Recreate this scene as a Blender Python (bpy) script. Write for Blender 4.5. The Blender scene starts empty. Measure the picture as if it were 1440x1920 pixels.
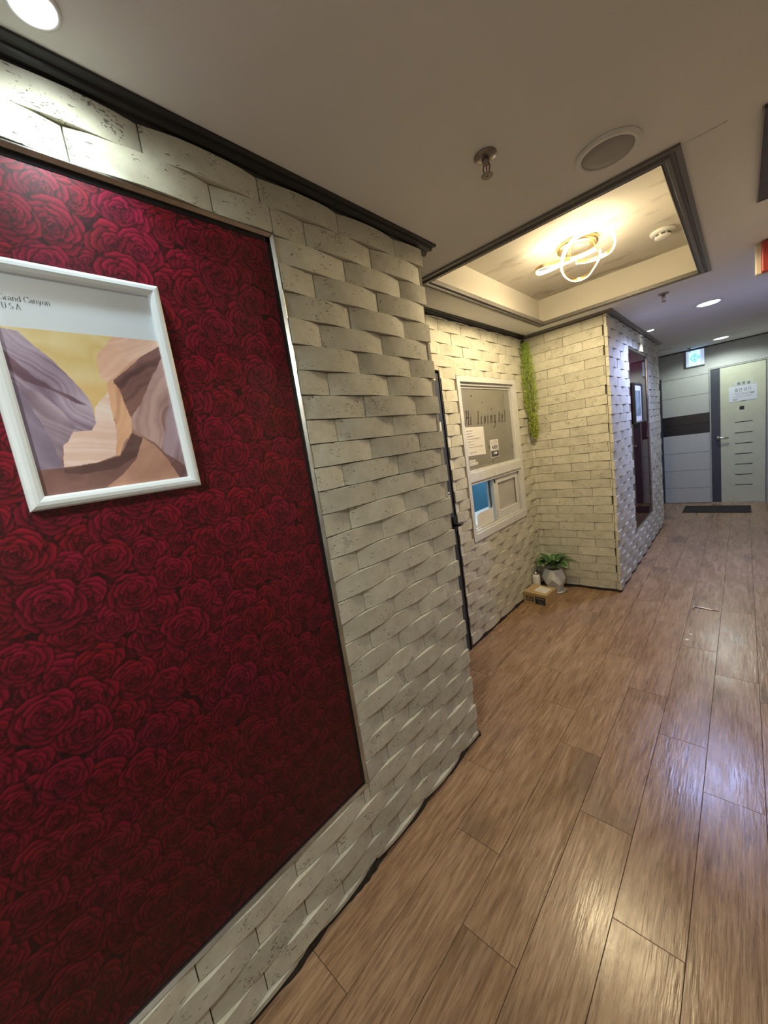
import bpy, bmesh, math, random
import numpy as np
from mathutils import Vector, Matrix
random.seed(7)
rng = np.random.default_rng(7)
S = bpy.context.scene
COL = S.collection
PI = math.pi

# ------------------------------------------------------------------ camera
right = Vector((0.73015474, 0.66747257, -0.14613152))
down = Vector((-0.00305808, -0.21067274, -0.97755186))
fwd = Vector((-0.68327498, 0.71421101, -0.15178251))
CAM = Vector((1.021, 0.0, 1.5144))
cd = bpy.data.cameras.new('camera')
cam = bpy.data.objects.new('camera', cd)
COL.objects.link(cam)
m = Matrix.Identity(4)
for i in range(3):
    m[i][0] = right[i]; m[i][1] = -down[i]; m[i][2] = -fwd[i]; m[i][3] = CAM[i]
cam.matrix_world = m
cd.sensor_fit = 'HORIZONTAL'
cd.sensor_width = 36.0
cd.lens = 18.0
cd.clip_start = 0.02
S.camera = cam

# ------------------------------------------------------------------ world, exposure, lights
w = bpy.data.worlds.new('world'); S.world = w; w.use_nodes = True
w.node_tree.nodes['Background'].inputs[0].default_value = (0.5, 0.5, 0.55, 1)
w.node_tree.nodes['Background'].inputs[1].default_value = 0.02
S.view_settings.view_transform = 'Standard'
S.view_settings.look = 'None'
S.view_settings.gamma = 1.0
S.view_settings.use_curve_mapping = False
S.view_settings.exposure = 0.62

def light(name, kind, loc, energy, color, **kw):
    d = bpy.data.lights.new(name, kind)
    d.energy = energy; d.color = color
    o = bpy.data.objects.new(name, d)
    COL.objects.link(o)
    o.location = loc
    for k, v in kw.items():
        if k == 'rot': o.rotation_euler = v
        else: setattr(d, k, v)
    return o

COOL = (0.70, 0.90, 1.0)
WARM = (1.0, 0.80, 0.47)
BLUE = (0.43, 0.52, 1.0)
light('downlight_beam', 'SPOT', (0.136, 0.264, 2.336), 4.0, COOL, spot_size=math.radians(100), spot_blend=0.22, shadow_soft_size=0.02)
light('downlight_spill', 'SPOT', (0.136, 0.264, 2.336), 3.2, (0.86, 0.97, 0.88), spot_size=math.radians(172), spot_blend=0.5, shadow_soft_size=0.04)
light('pendant_glow', 'POINT', (0.33, 2.62, 2.375), 9, WARM, shadow_soft_size=0.14)
light('pendant_down', 'SPOT', (0.33, 2.62, 2.38), 34, WARM, spot_size=math.radians(176), spot_blend=0.15, shadow_soft_size=0.12)
light('hall_downlight_beam', 'SPOT', (0.811, 4.53, 2.335), 96, BLUE, spot_size=math.radians(168), spot_blend=0.4, shadow_soft_size=0.07)
light('far_downlight_beam', 'SPOT', (0.81, 7.15, 2.335), 34, (0.90, 1.0, 0.92), spot_size=math.radians(165), spot_blend=0.4, shadow_soft_size=0.07)
light('accent_beam', 'SPOT', (0.324, 5.09, 2.335), 5, (1.0, 0.95, 0.86), spot_size=math.radians(80), spot_blend=0.3, shadow_soft_size=0.02)
light('rear_fill_beam', 'SPOT', (0.95, -0.75, 2.335), 70, (0.98, 1.0, 0.90), spot_size=math.radians(168), spot_blend=0.5, shadow_soft_size=0.08)  # unseen fill added behind the camera to brighten the near ceiling and floor
light('booth_fill', 'POINT', (-0.95, 2.9, 2.0), 22, (0.85, 0.95, 1.0), shadow_soft_size=0.1)  # unseen light added inside the booth to brighten its blue wall

# ------------------------------------------------------------------ materials
def mat(name, color=(0.5, 0.5, 0.5), rough=0.6, metal=0.0, **kw):
    M = bpy.data.materials.new(name); M.use_nodes = True
    b = M.node_tree.nodes['Principled BSDF']
    b.inputs['Base Color'].default_value = (*color, 1)
    b.inputs['Roughness'].default_value = rough
    b.inputs['Metallic'].default_value = metal
    for k, v in kw.items():
        b.inputs[k.replace('_', ' ')].default_value = v
    return M

class NT:
    def __init__(s, M):
        s.t = M.node_tree; s.b = s.t.nodes['Principled BSDF']
    def n(s, typ, **kw):
        x = s.t.nodes.new(typ)
        for k, v in kw.items():
            if k.startswith('i_'):
                key = k[2:]
                x.inputs[int(key) if key.isdigit() else key.replace('_', ' ')].default_value = v
            else: setattr(x, k, v)
        return x
    def l(s, a, b): s.t.links.new(a, b)
    def ramp(s, fac, stops):
        r = s.n('ShaderNodeValToRGB')
        e = r.color_ramp.elements
        while len(e) < len(stops): e.new(0.5)
        for k, (p, c) in enumerate(stops):
            e[k].position = p; e[k].color = (*c, 1)
        s.l(fac, r.inputs[0]); return r.outputs[0]
    def mix(s, fac, a, b, mode='MIX'):
        x = s.n('ShaderNodeMix', data_type='RGBA', blend_type=mode)
        for sock, v in ((x.inputs[0], fac), (x.inputs[6], a), (x.inputs[7], b)):
            if isinstance(v, (int, float)): sock.default_value = v
            elif isinstance(v, tuple): sock.default_value = (*v, 1)
            else: s.l(v, sock)
        return x.outputs[2]
    def math(s, op, a, b=0.0):
        x = s.n('ShaderNodeMath', operation=op)
        for sock, v in ((x.inputs[0], a), (x.inputs[1], b)):
            if isinstance(v, (int, float)): sock.default_value = v
            else: s.l(v, sock)
        return x.outputs[0]
    def coords(s, scale=(1, 1, 1), rand=20.0):
        tc = s.n('ShaderNodeTexCoord'); mp = s.n('ShaderNodeMapping')
        s.l(tc.outputs['Object'], mp.inputs[0])
        mp.inputs['Scale'].default_value = scale
        if rand:
            oi = s.n('ShaderNodeObjectInfo')
            k = s.math('MULTIPLY', oi.outputs['Random'], rand)
            c = s.n('ShaderNodeCombineXYZ')
            s.l(k, c.inputs[0]); s.l(k, c.inputs[1]); s.l(k, c.inputs[2])
            s.l(c.outputs[0], mp.inputs['Location'])
            s.rand = oi.outputs['Random']
        return mp.outputs[0]
    def noise(s, vec, scale, detail=3.0, rough=0.5):
        x = s.n('ShaderNodeTexNoise', i_Scale=scale, i_Detail=detail, i_Roughness=rough)
        s.l(vec, x.inputs['Vector']); return x.outputs[0]
    def bump(s, h, strength=0.3, dist=0.002, prev=None):
        x = s.n('ShaderNodeBump', i_Strength=strength, i_Distance=dist)
        s.l(h, x.inputs['Height'])
        if prev is not None: s.l(prev, x.inputs['Normal'])
        s.l(x.outputs[0], s.b.inputs['Normal']); return x.outputs[0]

# stone veneer
def brick_material():
    M = mat('cream_stone', rough=0.72); t = NT(M)
    v = t.coords()
    n1 = t.noise(v, 14, 4)
    n2 = t.noise(v, 55, 5, 0.65)
    base = t.ramp(n1, [(0.3, (0.50, 0.478, 0.375)), (0.55, (0.60, 0.578, 0.47)), (0.75, (0.665, 0.65, 0.545))])
    base = t.mix(0.25, base, t.ramp(n2, [(0.35, (0.45, 0.43, 0.35)), (0.7, (0.68, 0.67, 0.6))]))
    # worm-like pits that cluster in places
    mp = t.n('ShaderNodeMapping'); t.l(v, mp.inputs[0]); mp.inputs['Scale'].default_value = (0.62, 1.3, 1)
    dv = t.n('ShaderNodeTexNoise', i_Scale=120, i_Detail=2)
    t.l(v, dv.inputs['Vector'])
    add = t.n('ShaderNodeVectorMath', operation='MULTIPLY_ADD')
    t.l(dv.outputs[1], add.inputs[0]); add.inputs[1].default_value = (0.012, 0.012, 0.012); t.l(mp.outputs[0], add.inputs[2])
    vo = t.n('ShaderNodeTexVoronoi', i_Scale=150); t.l(add.outputs[0], vo.inputs['Vector'])
    cl = t.noise(v, 16, 2)
    thr = t.n('ShaderNodeMapRange', i_1=0.47, i_2=0.70, i_3=0.0, i_4=0.38); t.l(cl, thr.inputs[0])
    pit = t.math('SUBTRACT', thr.outputs[0], vo.outputs['Distance'])
    pitm = t.n('ShaderNodeMapRange', i_1=0.0, i_2=0.07); t.l(pit, pitm.inputs[0])
    vo2 = t.n('ShaderNodeTexVoronoi', i_Scale=34, i_Randomness=1.0)
    mp2 = t.n('ShaderNodeMapping'); t.l(add.outputs[0], mp2.inputs[0]); mp2.inputs['Scale'].default_value = (0.8, 2.2, 1); mp2.inputs['Rotation'].default_value = (0, 0, 0.5)
    t.l(mp2.outputs[0], vo2.inputs['Vector'])
    p2 = t.n('ShaderNodeMapRange', i_1=0.125, i_2=0.075); t.l(vo2.outputs['Distance'], p2.inputs[0])
    pits = t.math('MAXIMUM', pitm.outputs[0], p2.outputs[0])
    base = t.mix(t.math('MULTIPLY', pits, 0.85), base, (0.12, 0.11, 0.08))
    tone = t.n('ShaderNodeMapRange', i_1=0.0, i_2=1.0, i_3=0.88, i_4=1.08); t.l(t.rand, tone.inputs[0])
    cc = t.n('ShaderNodeCombineColor'); [t.l(tone.outputs[0], cc.inputs[k]) for k in range(3)]
    base = t.mix(1.0, base, cc.outputs[0], 'MULTIPLY')
    t.l(base, t.b.inputs['Base Color'])
    b1 = t.bump(n2, 0.35, 0.0015)
    inv = t.math('SUBTRACT', 1.0, pits)
    t.bump(inv, 0.9, 0.0025, b1)
    return M

def wood_material():
    M = mat('oak_laminate', rough=0.36); t = NT(M)
    v = t.coords((1, 1, 1), 30)
    def st(sx, sy, sc, det=4, r=0.6, warp=0.0):
        mp = t.n('ShaderNodeMapping'); t.l(v, mp.inputs[0]); mp.inputs['Scale'].default_value = (sx, sy, 1)
        x = t.n('ShaderNodeTexNoise', i_Scale=sc, i_Detail=det, i_Roughness=r, i_Distortion=warp)
        t.l(mp.outputs[0], x.inputs['Vector']); return x.outputs[0]
    big = st(1.0, 0.22, 11, 4, 0.55, 0.9)
    fine = st(1.0, 0.06, 95, 5, 0.65)
    pore = st(1.0, 0.045, 260, 2, 0.5)
    broad = st(1, 0.35, 3.2, 2, 0.5, 0.3)
    c = t.ramp(big, [(0.26, (0.085, 0.046, 0.024)), (0.40, (0.200, 0.118, 0.064)), (0.55, (0.270, 0.168, 0.096)), (0.75, (0.35, 0.235, 0.145))])
    c = t.mix(0.55, c, t.ramp(fine, [(0.32, (0.10, 0.056, 0.030)), (0.5, (0.255, 0.155, 0.088)), (0.68, (0.40, 0.275, 0.175))]))
    dk = t.n('ShaderNodeMapRange', i_1=0.60, i_2=0.74); t.l(broad, dk.inputs[0])
    dk2 = t.math('MULTIPLY', dk.outputs[0], t.math('MULTIPLY', fine, 0.95))
    c = t.mix(dk2, c, (0.062, 0.044, 0.036))
    pr = t.n('ShaderNodeMapRange', i_1=0.45, i_2=0.36); t.l(pore, pr.inputs[0])
    c = t.mix(t.math('MULTIPLY', pr.outputs[0], 0.5), c, (0.09, 0.055, 0.035))
    tone = t.n('ShaderNodeMapRange', i_1=0.0, i_2=1.0, i_3=1.22, i_4=1.33); t.l(t.rand, tone.inputs[0])
    cc = t.n('ShaderNodeCombineColor'); [t.l(tone.outputs[0], cc.inputs[k]) for k in range(3)]
    c = t.mix(1.0, c, cc.outputs[0], 'MULTIPLY')
    t.l(c, t.b.inputs['Base Color'])
    rr = t.n('ShaderNodeMapRange', i_1=0.3, i_2=0.7, i_3=0.20, i_4=0.34); t.l(big, rr.inputs[0])
    t.l(rr.outputs[0], t.b.inputs['Roughness'])
    b1 = t.bump(fine, 0.35, 0.0015)
    t.bump(st(1, 0.14, 60, 3), 0.45, 0.0018, b1)
    return M

def plaster(name, col, stains=0.0, rough=0.85):
    M = mat(name, col, rough); t = NT(M)
    v = t.coords(rand=0)
    n = t.noise(v, 380, 3)
    big = t.noise(v, 2.2, 4, 0.6)
    c = t.mix(t.n('ShaderNodeMapRange', i_1=0.3, i_2=0.7).outputs[0], col, col)
    mr = t.n('ShaderNodeMapRange', i_1=0.35, i_2=0.75, i_3=0.0, i_4=0.22); t.l(big, mr.inputs[0])
    c = t.mix(mr.outputs[0], col, tuple(x * 0.72 for x in col))
    if stains:
        mp = t.n('ShaderNodeMapping'); t.l(v, mp.inputs[0]); mp.inputs['Scale'].default_value = (1.0, 2.4, 1)
        s = t.noise(mp.outputs[0], 3.3, 5, 0.62)
        ms = t.n('ShaderNodeMapRange', i_1=0.54, i_2=0.70, i_3=0.0, i_4=stains); t.l(s, ms.inputs[0])
        c = t.mix(ms.outputs[0], c, (0.24, 0.22, 0.17))
    t.l(c, t.b.inputs['Base Color'])
    t.bump(n, 0.25, 0.0008)
    return M

def noisy(name, col, col2, scale, rough=0.6, metal=0.0, bump=0.0, bscale=200, stretch=(1, 1, 1), rand=3.0, **kw):
    M = mat(name, col, rough, metal, **kw); t = NT(M)
    v = t.coords(stretch, rand)
    n = t.noise(v, scale, 4, 0.6)
    t.l(t.ramp(n, [(0.3, col), (0.7, col2)]), t.b.inputs['Base Color'])
    if bump: t.bump(t.noise(v, bscale, 3), bump, 0.001)
    return M

def vcol(name, rough=0.5, **kw):
    M = mat(name, rough=rough, **kw); t = NT(M)
    a = t.n('ShaderNodeAttribute', attribute_name='Col')
    t.l(a.outputs['Color'], t.b.inputs['Base Color'])
    return M

def emit(name, col, strength):
    M = mat(name, col, 0.5)
    b = M.node_tree.nodes['Principled BSDF']
    b.inputs['Emission Color'].default_value = (*col, 1); b.inputs['Emission Strength'].default_value = strength
    return M

BR = brick_material(); WOOD = wood_material()
CEIL = plaster('ceiling_paper', (0.77, 0.765, 0.76))
TRAYM = plaster('tray_paper', (0.62, 0.58, 0.50), stains=0.75)
TRAYSIDE = plaster('tray_side_paper', (0.70, 0.66, 0.57))
MORTAR = noisy('mortar', (0.06, 0.055, 0.04), (0.11, 0.10, 0.08), 40, 0.9, bump=0.4)
WALLP = plaster('plain_wall', (0.74, 0.74, 0.72))
CROWN = noisy('crown_black', (0.012, 0.011, 0.012), (0.022, 0.020, 0.020), 30, 0.5, bump=0.1, stretch=(6, 1, 6))
CROWNG = noisy('crown_grey', (0.12, 0.11, 0.10), (0.19, 0.175, 0.16), 30, 0.38, bump=0.15, stretch=(3, 3, 3))
BASE = noisy('base_black', (0.012, 0.011, 0.010), (0.035, 0.03, 0.026), 50, 0.6, bump=0.5, bscale=60)
CHROME = noisy('brushed_steel', (0.42, 0.40, 0.37), (0.58, 0.56, 0.53), 20, 0.30, 1.0, stretch=(1, 1, 1))
DKGLASS = mat('dark_margin', (0.008, 0.008, 0.010), 0.08)
NAVY = noisy('navy_door', (0.038, 0.044, 0.064), (0.052, 0.060, 0.082), 20, 0.45)
BLACKP = noisy('black_plastic', (0.010, 0.010, 0.011), (0.02, 0.02, 0.02), 40, 0.4)
WHITEFR = noisy('white_frame', (0.76, 0.84, 0.90), (0.80, 0.88, 0.94), 30, 0.38)
WINFR = noisy('window_white', (0.60, 0.60, 0.58), (0.68, 0.68, 0.66), 14, 0.42, rand=5)
SEAL = noisy('rubber_seal', (0.05, 0.05, 0.045), (0.08, 0.08, 0.07), 50, 0.6)
PAPER = noisy('paper', (0.70, 0.68, 0.66), (0.76, 0.74, 0.72), 12, 0.8)
INK = mat('ink', (0.02, 0.02, 0.025), 0.7)
GREYINK = mat('grey_ink', (0.33, 0.31, 0.30), 0.8)
TAN = noisy('cardboard', (0.40, 0.27, 0.13), (0.48, 0.335, 0.17), 25, 0.8, bump=0.2)
GOLD = noisy('gold_metal', (0.75, 0.55, 0.28), (0.85, 0.66, 0.36), 20, 0.25, 1.0)
LED = emit('led_strip', (1.0, 0.86, 0.62), 10)
LEDC = emit('downlight_lens_cool', (0.85, 0.95, 1.0), 14)
LEDB = emit('downlight_lens_blue', (0.60, 0.80, 1.0), 12)
LEDW = emit('downlight_lens_white', (0.90, 0.95, 1.0), 9)
WPLAST = noisy('white_plastic', (0.66, 0.65, 0.62), (0.72, 0.71, 0.68), 30, 0.45)
CERAM = noisy('white_ceramic', (0.66, 0.66, 0.65), (0.74, 0.74, 0.73), 10, 0.5)
SOIL = noisy('soil', (0.012, 0.010, 0.007), (0.03, 0.02, 0.012), 90, 0.95, bump=1.0, bscale=120)
ENDP = noisy('end_panel', (0.44, 0.46, 0.45), (0.50, 0.52, 0.51), 60, 0.5, bump=0.12, bscale=300)
ENDD = noisy('end_dark_band', (0.012, 0.010, 0.012), (0.03, 0.024, 0.024), 30, 0.35, stretch=(0.3, 1, 6))
CREAM = noisy('cream_door', (0.50, 0.52, 0.40), (0.56, 0.58, 0.46), 8, 0.45)
STEEL = noisy('door_steel', (0.30, 0.31, 0.31), (0.38, 0.39, 0.39), 20, 0.4)
RUBBER = noisy('mat_rubber', (0.012, 0.009, 0.008), (0.03, 0.022, 0.02), 200, 0.9, bump=0.8, bscale=400)
RED = noisy('alarm_red', (0.32, 0.03, 0.03), (0.40, 0.05, 0.04), 10, 0.45)
IVORY = noisy('ivory_plastic', (0.60, 0.55, 0.44), (0.66, 0.61, 0.5), 20, 0.45)
SPRK = noisy('sprinkler_metal', (0.22, 0.19, 0.17), (0.32, 0.28, 0.25), 40, 0.35, 0.8)
SPEAK = noisy('speaker_mesh', (0.34, 0.325, 0.31), (0.40, 0.38, 0.365), 500, 0.7, bump=0.5, bscale=900)
FILM = noisy('grey_window_film', (0.185, 0.175, 0.15), (0.215, 0.205, 0.175), 6, 0.3, Coat_Weight=1.0, Coat_Roughness=0.02)
FROST = noisy('frosted_pane', (0.40, 0.385, 0.36), (0.46, 0.44, 0.41), 5, 0.25, Coat_Weight=0.6)
BLUEW = noisy('blue_board', (0.05, 0.17, 0.27), (0.10, 0.26, 0.37), 3.5, 0.6)
STICK = noisy('dark_sticker', (0.03, 0.035, 0.05), (0.045, 0.05, 0.07), 20, 0.4)
ROSE = vcol('rose_print', 0.5, Coat_Weight=0.55, Specular_IOR_Level=0.25, Coat_Roughness=0.035)
CANYON = vcol('art_print', 0.45, Coat_Weight=0.5, Coat_Roughness=0.08)
LEAF = vcol('leaf', 0.42)

# ------------------------------------------------------------------ builders
ORG = {}
def org(o): return ORG.get(o.name, Vector((0, 0, 0))) if o is not None else Vector((0, 0, 0))

def setp(o, label=None, cat=None, group=None, kind=None):
    for k, v in (('label', label), ('category', cat), ('group', group), ('kind', kind)):
        if v: o[k] = v
    return o

def thing(name, loc, label, cat, group=None):
    o = bpy.data.objects.new(name, None); COL.objects.link(o)
    o.empty_display_size = 0.05
    o.location = loc; ORG[o.name] = Vector(loc)
    return setp(o, label, cat, group)

class MB:
    def __init__(s): s.v = []; s.f = []; s.sm = []
    def add(s, vs, fs, smooth=False):
        n = len(s.v); s.v += [tuple(p) for p in vs]; s.f += [tuple(i + n for i in f) for f in fs]; s.sm += [smooth] * len(fs); return s
    def box(s, a, b, bev=0.0):
        x0, y0, z0 = [min(a[i], b[i]) for i in range(3)]; x1, y1, z1 = [max(a[i], b[i]) for i in range(3)]
        if bev <= 0:
            V = [(x0, y0, z0), (x1, y0, z0), (x1, y1, z0), (x0, y1, z0), (x0, y0, z1), (x1, y0, z1), (x1, y1, z1), (x0, y1, z1)]
            return s.add(V, [(0, 3, 2, 1), (4, 5, 6, 7), (0, 1, 5, 4), (1, 2, 6, 5), (2, 3, 7, 6), (3, 0, 4, 7)])
        bm = bmesh.new(); bmesh.ops.create_cube(bm, size=1)
        for v in bm.verts:
            v.co = Vector(((x0 + x1) / 2 + v.co.x * (x1 - x0), (y0 + y1) / 2 + v.co.y * (y1 - y0), (z0 + z1) / 2 + v.co.z * (z1 - z0)))
        bmesh.ops.bevel(bm, geom=bm.edges[:], offset=min(bev, 0.45 * min(x1 - x0, y1 - y0, z1 - z0)), segments=2, affect='EDGES', profile=0.5)
        bm.verts.index_update()
        s.add([v.co[:] for v in bm.verts], [[v.index for v in f.verts] for f in bm.faces]); bm.free(); return s
    def lathe(s, c, prof, n=32, axis='z', smooth=True):
        # prof: (radius, height) pairs, heights along the axis
        c = Vector(c); V = []; F = []
        for r, h in prof:
            for k in range(n):
                a = 2 * PI * k / n
                if axis == 'z': p = (r * math.cos(a), r * math.sin(a), h)
                elif axis == 'x': p = (h, r * math.cos(a), r * math.sin(a))
                else: p = (r * math.cos(a), h, r * math.sin(a))
                V.append(c + Vector(p))
        for j in range(len(prof) - 1):
            for k in range(n):
                k2 = (k + 1) % n
                F.append((j * n + k, j * n + k2, (j + 1) * n + k2, (j + 1) * n + k))
        s.add(V, F, smooth)
        n0 = len(s.v) - len(V)
        s.f.append(tuple(n0 + k for k in reversed(range(n)))); s.sm.append(False)
        s.f.append(tuple(n0 + (len(prof) - 1) * n + k for k in range(n))); s.sm.append(False)
        return s
    def tube(s, pts, r, n=8, closed=False):
        pts = [Vector(p) for p in pts]; N = len(pts); V = []; F = []
        up = None
        for i, p in enumerate(pts):
            a = pts[(i - 1) % N] if (closed or i > 0) else p
            b = pts[(i + 1) % N] if (closed or i < N - 1) else p
            d = (b - a).normalized()
            if up is None: up = d.orthogonal().normalized()
            up = (up - d * up.dot(d)).normalized(); sd = d.cross(up)
            rr = r[i] if isinstance(r, (list, tuple)) else r
            for k in range(n):
                t = 2 * PI * k / n
                V.append(p + (up * math.cos(t) + sd * math.sin(t)) * rr)
        for i in range(N if closed else N - 1):
            j = (i + 1) % N
            for k in range(n):
                k2 = (k + 1) % n
                F.append((i * n + k, i * n + k2, j * n + k2, j * n + k))
        s.add(V, F, True)
        if not closed:
            n0 = len(s.v) - len(V)
            s.f.append(tuple(n0 + k for k in reversed(range(n)))); s.sm.append(False)
            s.f.append(tuple(n0 + (N - 1) * n + k for k in range(n))); s.sm.append(False)
        return s
    def sweep(s, path, prof, closed_prof=True):
        # path: list of (pos, axisA, axisB); prof: list of (a, b)
        V = []; F = []; n = len(prof)
        for p, A, B in path:
            for a, b in prof: V.append(Vector(p) + Vector(A) * a + Vector(B) * b)
        for i in range(len(path) - 1):
            for k in range(n):
                k2 = (k + 1) % n
                F.append((i * n + k, i * n + k2, (i + 1) * n + k2, (i + 1) * n + k))
        F.append(tuple(reversed(range(n)))); F.append(tuple((len(path) - 1) * n + k for k in range(n)))
        return s.add(V, F)
    def build(s, name, mt, parent=None, kind=None, label=None, fix=True):
        o3 = org(parent)
        me = bpy.data.meshes.new(name)
        me.from_pydata([(x - o3.x, y - o3.y, z - o3.z) for x, y, z in s.v], [], s.f)
        if fix:
            bm = bmesh.new(); bm.from_mesh(me)
            bmesh.ops.recalc_face_normals(bm, faces=bm.faces[:]); bm.to_mesh(me); bm.free()
        me.polygons.foreach_set('use_smooth', s.sm)
        me.materials.append(mt); me.update()
        return link(name, me, parent, kind, label)

def link(name, me, parent=None, kind=None, label=None):
    o = bpy.data.objects.new(name, me); COL.objects.link(o)
    if parent is not None:
        o.parent = parent; ORG[o.name] = org(parent)
    if kind: o['kind'] = kind
    if label: o['label'] = label
    return o

# frames of reference on a wall: right, up, outwards
def WX(x, y, z): return Matrix(((0, 0, 1, x), (1, 0, 0, y), (0, 1, 0, z), (0, 0, 0, 1)))   # wall facing +x
def WY(x, y, z): return Matrix(((1, 0, 0, x), (0, 0, -1, y), (0, 1, 0, z), (0, 0, 0, 1)))  # wall facing -y
def FL(x, y, z): return Matrix(((1, 0, 0, x), (0, 1, 0, y), (0, 0, 1, z), (0, 0, 0, 1)))

def text(body, size, M, name, mt, parent, align='LEFT', sx=1.0, shear=0.0, bold=0.0):
    c = bpy.data.curves.new(name, 'FONT'); c.body = body; c.size = size; c.align_x = align; c.shear = shear
    c.offset = bold; c.extrude = 0.0003; c.resolution_u = 3
    o = bpy.data.objects.new(name, c)
    me = bpy.data.meshes.new_from_object(o)
    bpy.data.objects.remove(o); bpy.data.curves.remove(c)
    T = Matrix.Translation(-org(parent)) @ M @ Matrix.Diagonal((sx, 1, 1, 1))
    me.transform(T); me.materials.clear(); me.materials.append(mt)
    return link(name, me, parent)

def strokes(lines, nib, M, name, mt, parent):
    # broad-nib lettering: polylines swept by a fixed nib vector, flat print
    mb = MB(); nx, ny = nib
    for L in lines:
        V = []; 
        for x, y in L: V += [M @ Vector((x - nx, y - ny, 0)), M @ Vector((x + nx, y + ny, 0))]
        mb.add(V, [(2 * i, 2 * i + 1, 2 * i + 3, 2 * i + 2) for i in range(len(L) - 1)])
        e = 0.18 * math.hypot(nx, ny); V = []
        px, py = -ny / math.hypot(nx, ny) * e, nx / math.hypot(nx, ny) * e
        for x, y in L: V += [M @ Vector((x - px, y - py, 0.0001)), M @ Vector((x + px, y + py, 0.0001))]
        mb.add(V, [(2 * i, 2 * i + 1, 2 * i + 3, 2 * i + 2) for i in range(len(L) - 1)])
    return mb.build(name, mt, parent)

# ------------------------------------------------------------------ the setting
H = 2.35
RX, NY, BX, EY = -0.4635, 3.69, 0.215, 7.73      # recess plane, return wall, far-left wall, end wall
def struct(name, mb, mt): 
    o = mb.build(name, mt); o['kind'] = 'structure'; return o

floor = struct('floor', MB().box((-1.4, -2.2, -0.06), (1.6, EY + 0.1, -0.004)), BASE)
wall_left = struct('wall_left', MB().box((RX, -2.1, 0), (0, 1.51, H)), MORTAR)
wm = MB()
wm.box((RX - 0.12, 1.50, 1.985), (RX, NY, H)); wm.box((RX - 0.12, 2.25, 0), (RX, NY, 0.80))
wm.box((RX - 0.12, 2.25, 0.80), (RX, 2.47, 1.985)); wm.box((RX - 0.12, 3.375, 0.80), (RX, NY, 1.985)); wm.box((RX - 0.12, 2.47, 1.93), (RX, 3.375, 1.985))
wall_recess = struct('wall_recess', wm, MORTAR)
wall_return = struct('wall_return', MB().box((RX - 0.12, NY, 0), (BX - 0.10, NY + 0.1, H)), MORTAR)
wall_far_left = struct('wall_far_left', MB().box((BX - 0.10, NY, 0), (BX, 6.20, H)).box((-1.4, 6.1, 0), (BX - 0.10, 6.2, H)), MORTAR)
wall_end = struct('wall_end', MB().box((-1.4, EY, 0), (0.655, EY + 0.1, H)).box((1.275, EY, 0), (1.6, EY + 0.1, H)).box((0.655, EY, 2.02), (1.275, EY + 0.1, H)), SEAL)
struct('wall_right', MB().box((1.45, -2.1, 0), (1.55, EY, H)), plaster('right_wall_paper', (0.36, 0.33, 0.30)))
struct('wall_rear', MB().box((0.0, -2.2, 0), (1.6, -2.1, H)), WALLP)
struct('wall_passage', MB().box((-1.4, 6.2, 0), (-1.3, EY, H)), WALLP)
# ceiling with the tray opening
tx0, tx1, ty0, ty1 = -0.205, 0.865, 1.78, 3.46
cm = MB()
cm.box((-1.4, -2.2, H), (1.6, ty0, H + 0.05)); cm.box((-1.4, ty1, H), (1.6, EY + 0.1, H + 0.05))
cm.box((-1.4, ty0, H), (tx0, ty1, H + 0.05)); cm.box((tx1, ty0, H), (1.6, ty1, H + 0.05))
ceiling = struct('ceiling', cm, CEIL)
MB().box((tx0, ty0, 2.545), (tx1, ty1, 2.56)).build('tray_top', TRAYM, ceiling)
for a, b in (((tx0, ty0), (tx0 + 0.003, ty1)), ((tx1 - 0.003, ty0), (tx1, ty1)), ((tx0, ty0), (tx1, ty0 + 0.003)), ((tx0, ty1 - 0.003), (tx1, ty1))):
    MB().box((a[0], a[1], H + 0.008), (b[0], b[1], 2.545)).build('tray_side', TRAYSIDE, ceiling)
# thin open seams in the ceiling paper
sm = MB()
def seam(p, q, wd):
    p = Vector(p); q = Vector(q); d = (q - p).normalized(); nrm = Vector((-d.y, d.x, 0)) * wd
    sm.add([p - nrm * 0.3, p + nrm * 0.3, q + nrm, q - nrm], [(0, 1, 2, 3)])
seam((0.868, 1.786, H - 0.0006), (0.93, 1.789, H - 0.0006), 0.0008); seam((0.925, 1.787, H - 0.0006), (0.965, 1.787, H - 0.0006), 0.0014)
seam((0.965, 1.788, H - 0.0006), (0.99, 1.786, H - 0.0006), 0.0016); seam((0.86, 6.93, H - 0.0006), (1.08, 6.93, H - 0.0006), 0.004)
sm.build('paper_seam', BASE, ceiling)

# tray trim: stepped moulding mitred round the opening
def ring_trim(name, rect, prof, mt, parent=None):
    x0, x1, y0, y1 = rect; mb = MB()
    cs = [(x0, y0, 1, 1), (x1, y0, -1, 1), (x1, y1, -1, -1), (x0, y1, 1, -1)]
    for i in range(4):
        a = cs[i]; b = cs[(i + 1) % 4]
        path = [((a[0], a[1], 0), (a[2], a[3], 0), (0, 0, 1)), ((b[0], b[1], 0), (b[2], b[3], 0), (0, 0, 1))]
        mb.sweep(path, prof)
    return mb.build(name, mt, parent)
tp = [(-0.012, H + 0.0), (-0.012, H - 0.008), (0.004, H - 0.010), (0.008, H - 0.004), (0.016, H - 0.004), (0.020, H - 0.016), (0.032, H - 0.016), (0.036, H - 0.006), (0.044, H - 0.006), (0.047, H - 0.012), (0.050, H - 0.010), (0.050, H + 0.012), (0.0, H + 0.012), (0.0, H)]
o = ring_trim('trim_1', (tx0, tx1, ty0, ty1), tp, CROWNG); o['kind'] = 'structure'

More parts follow.
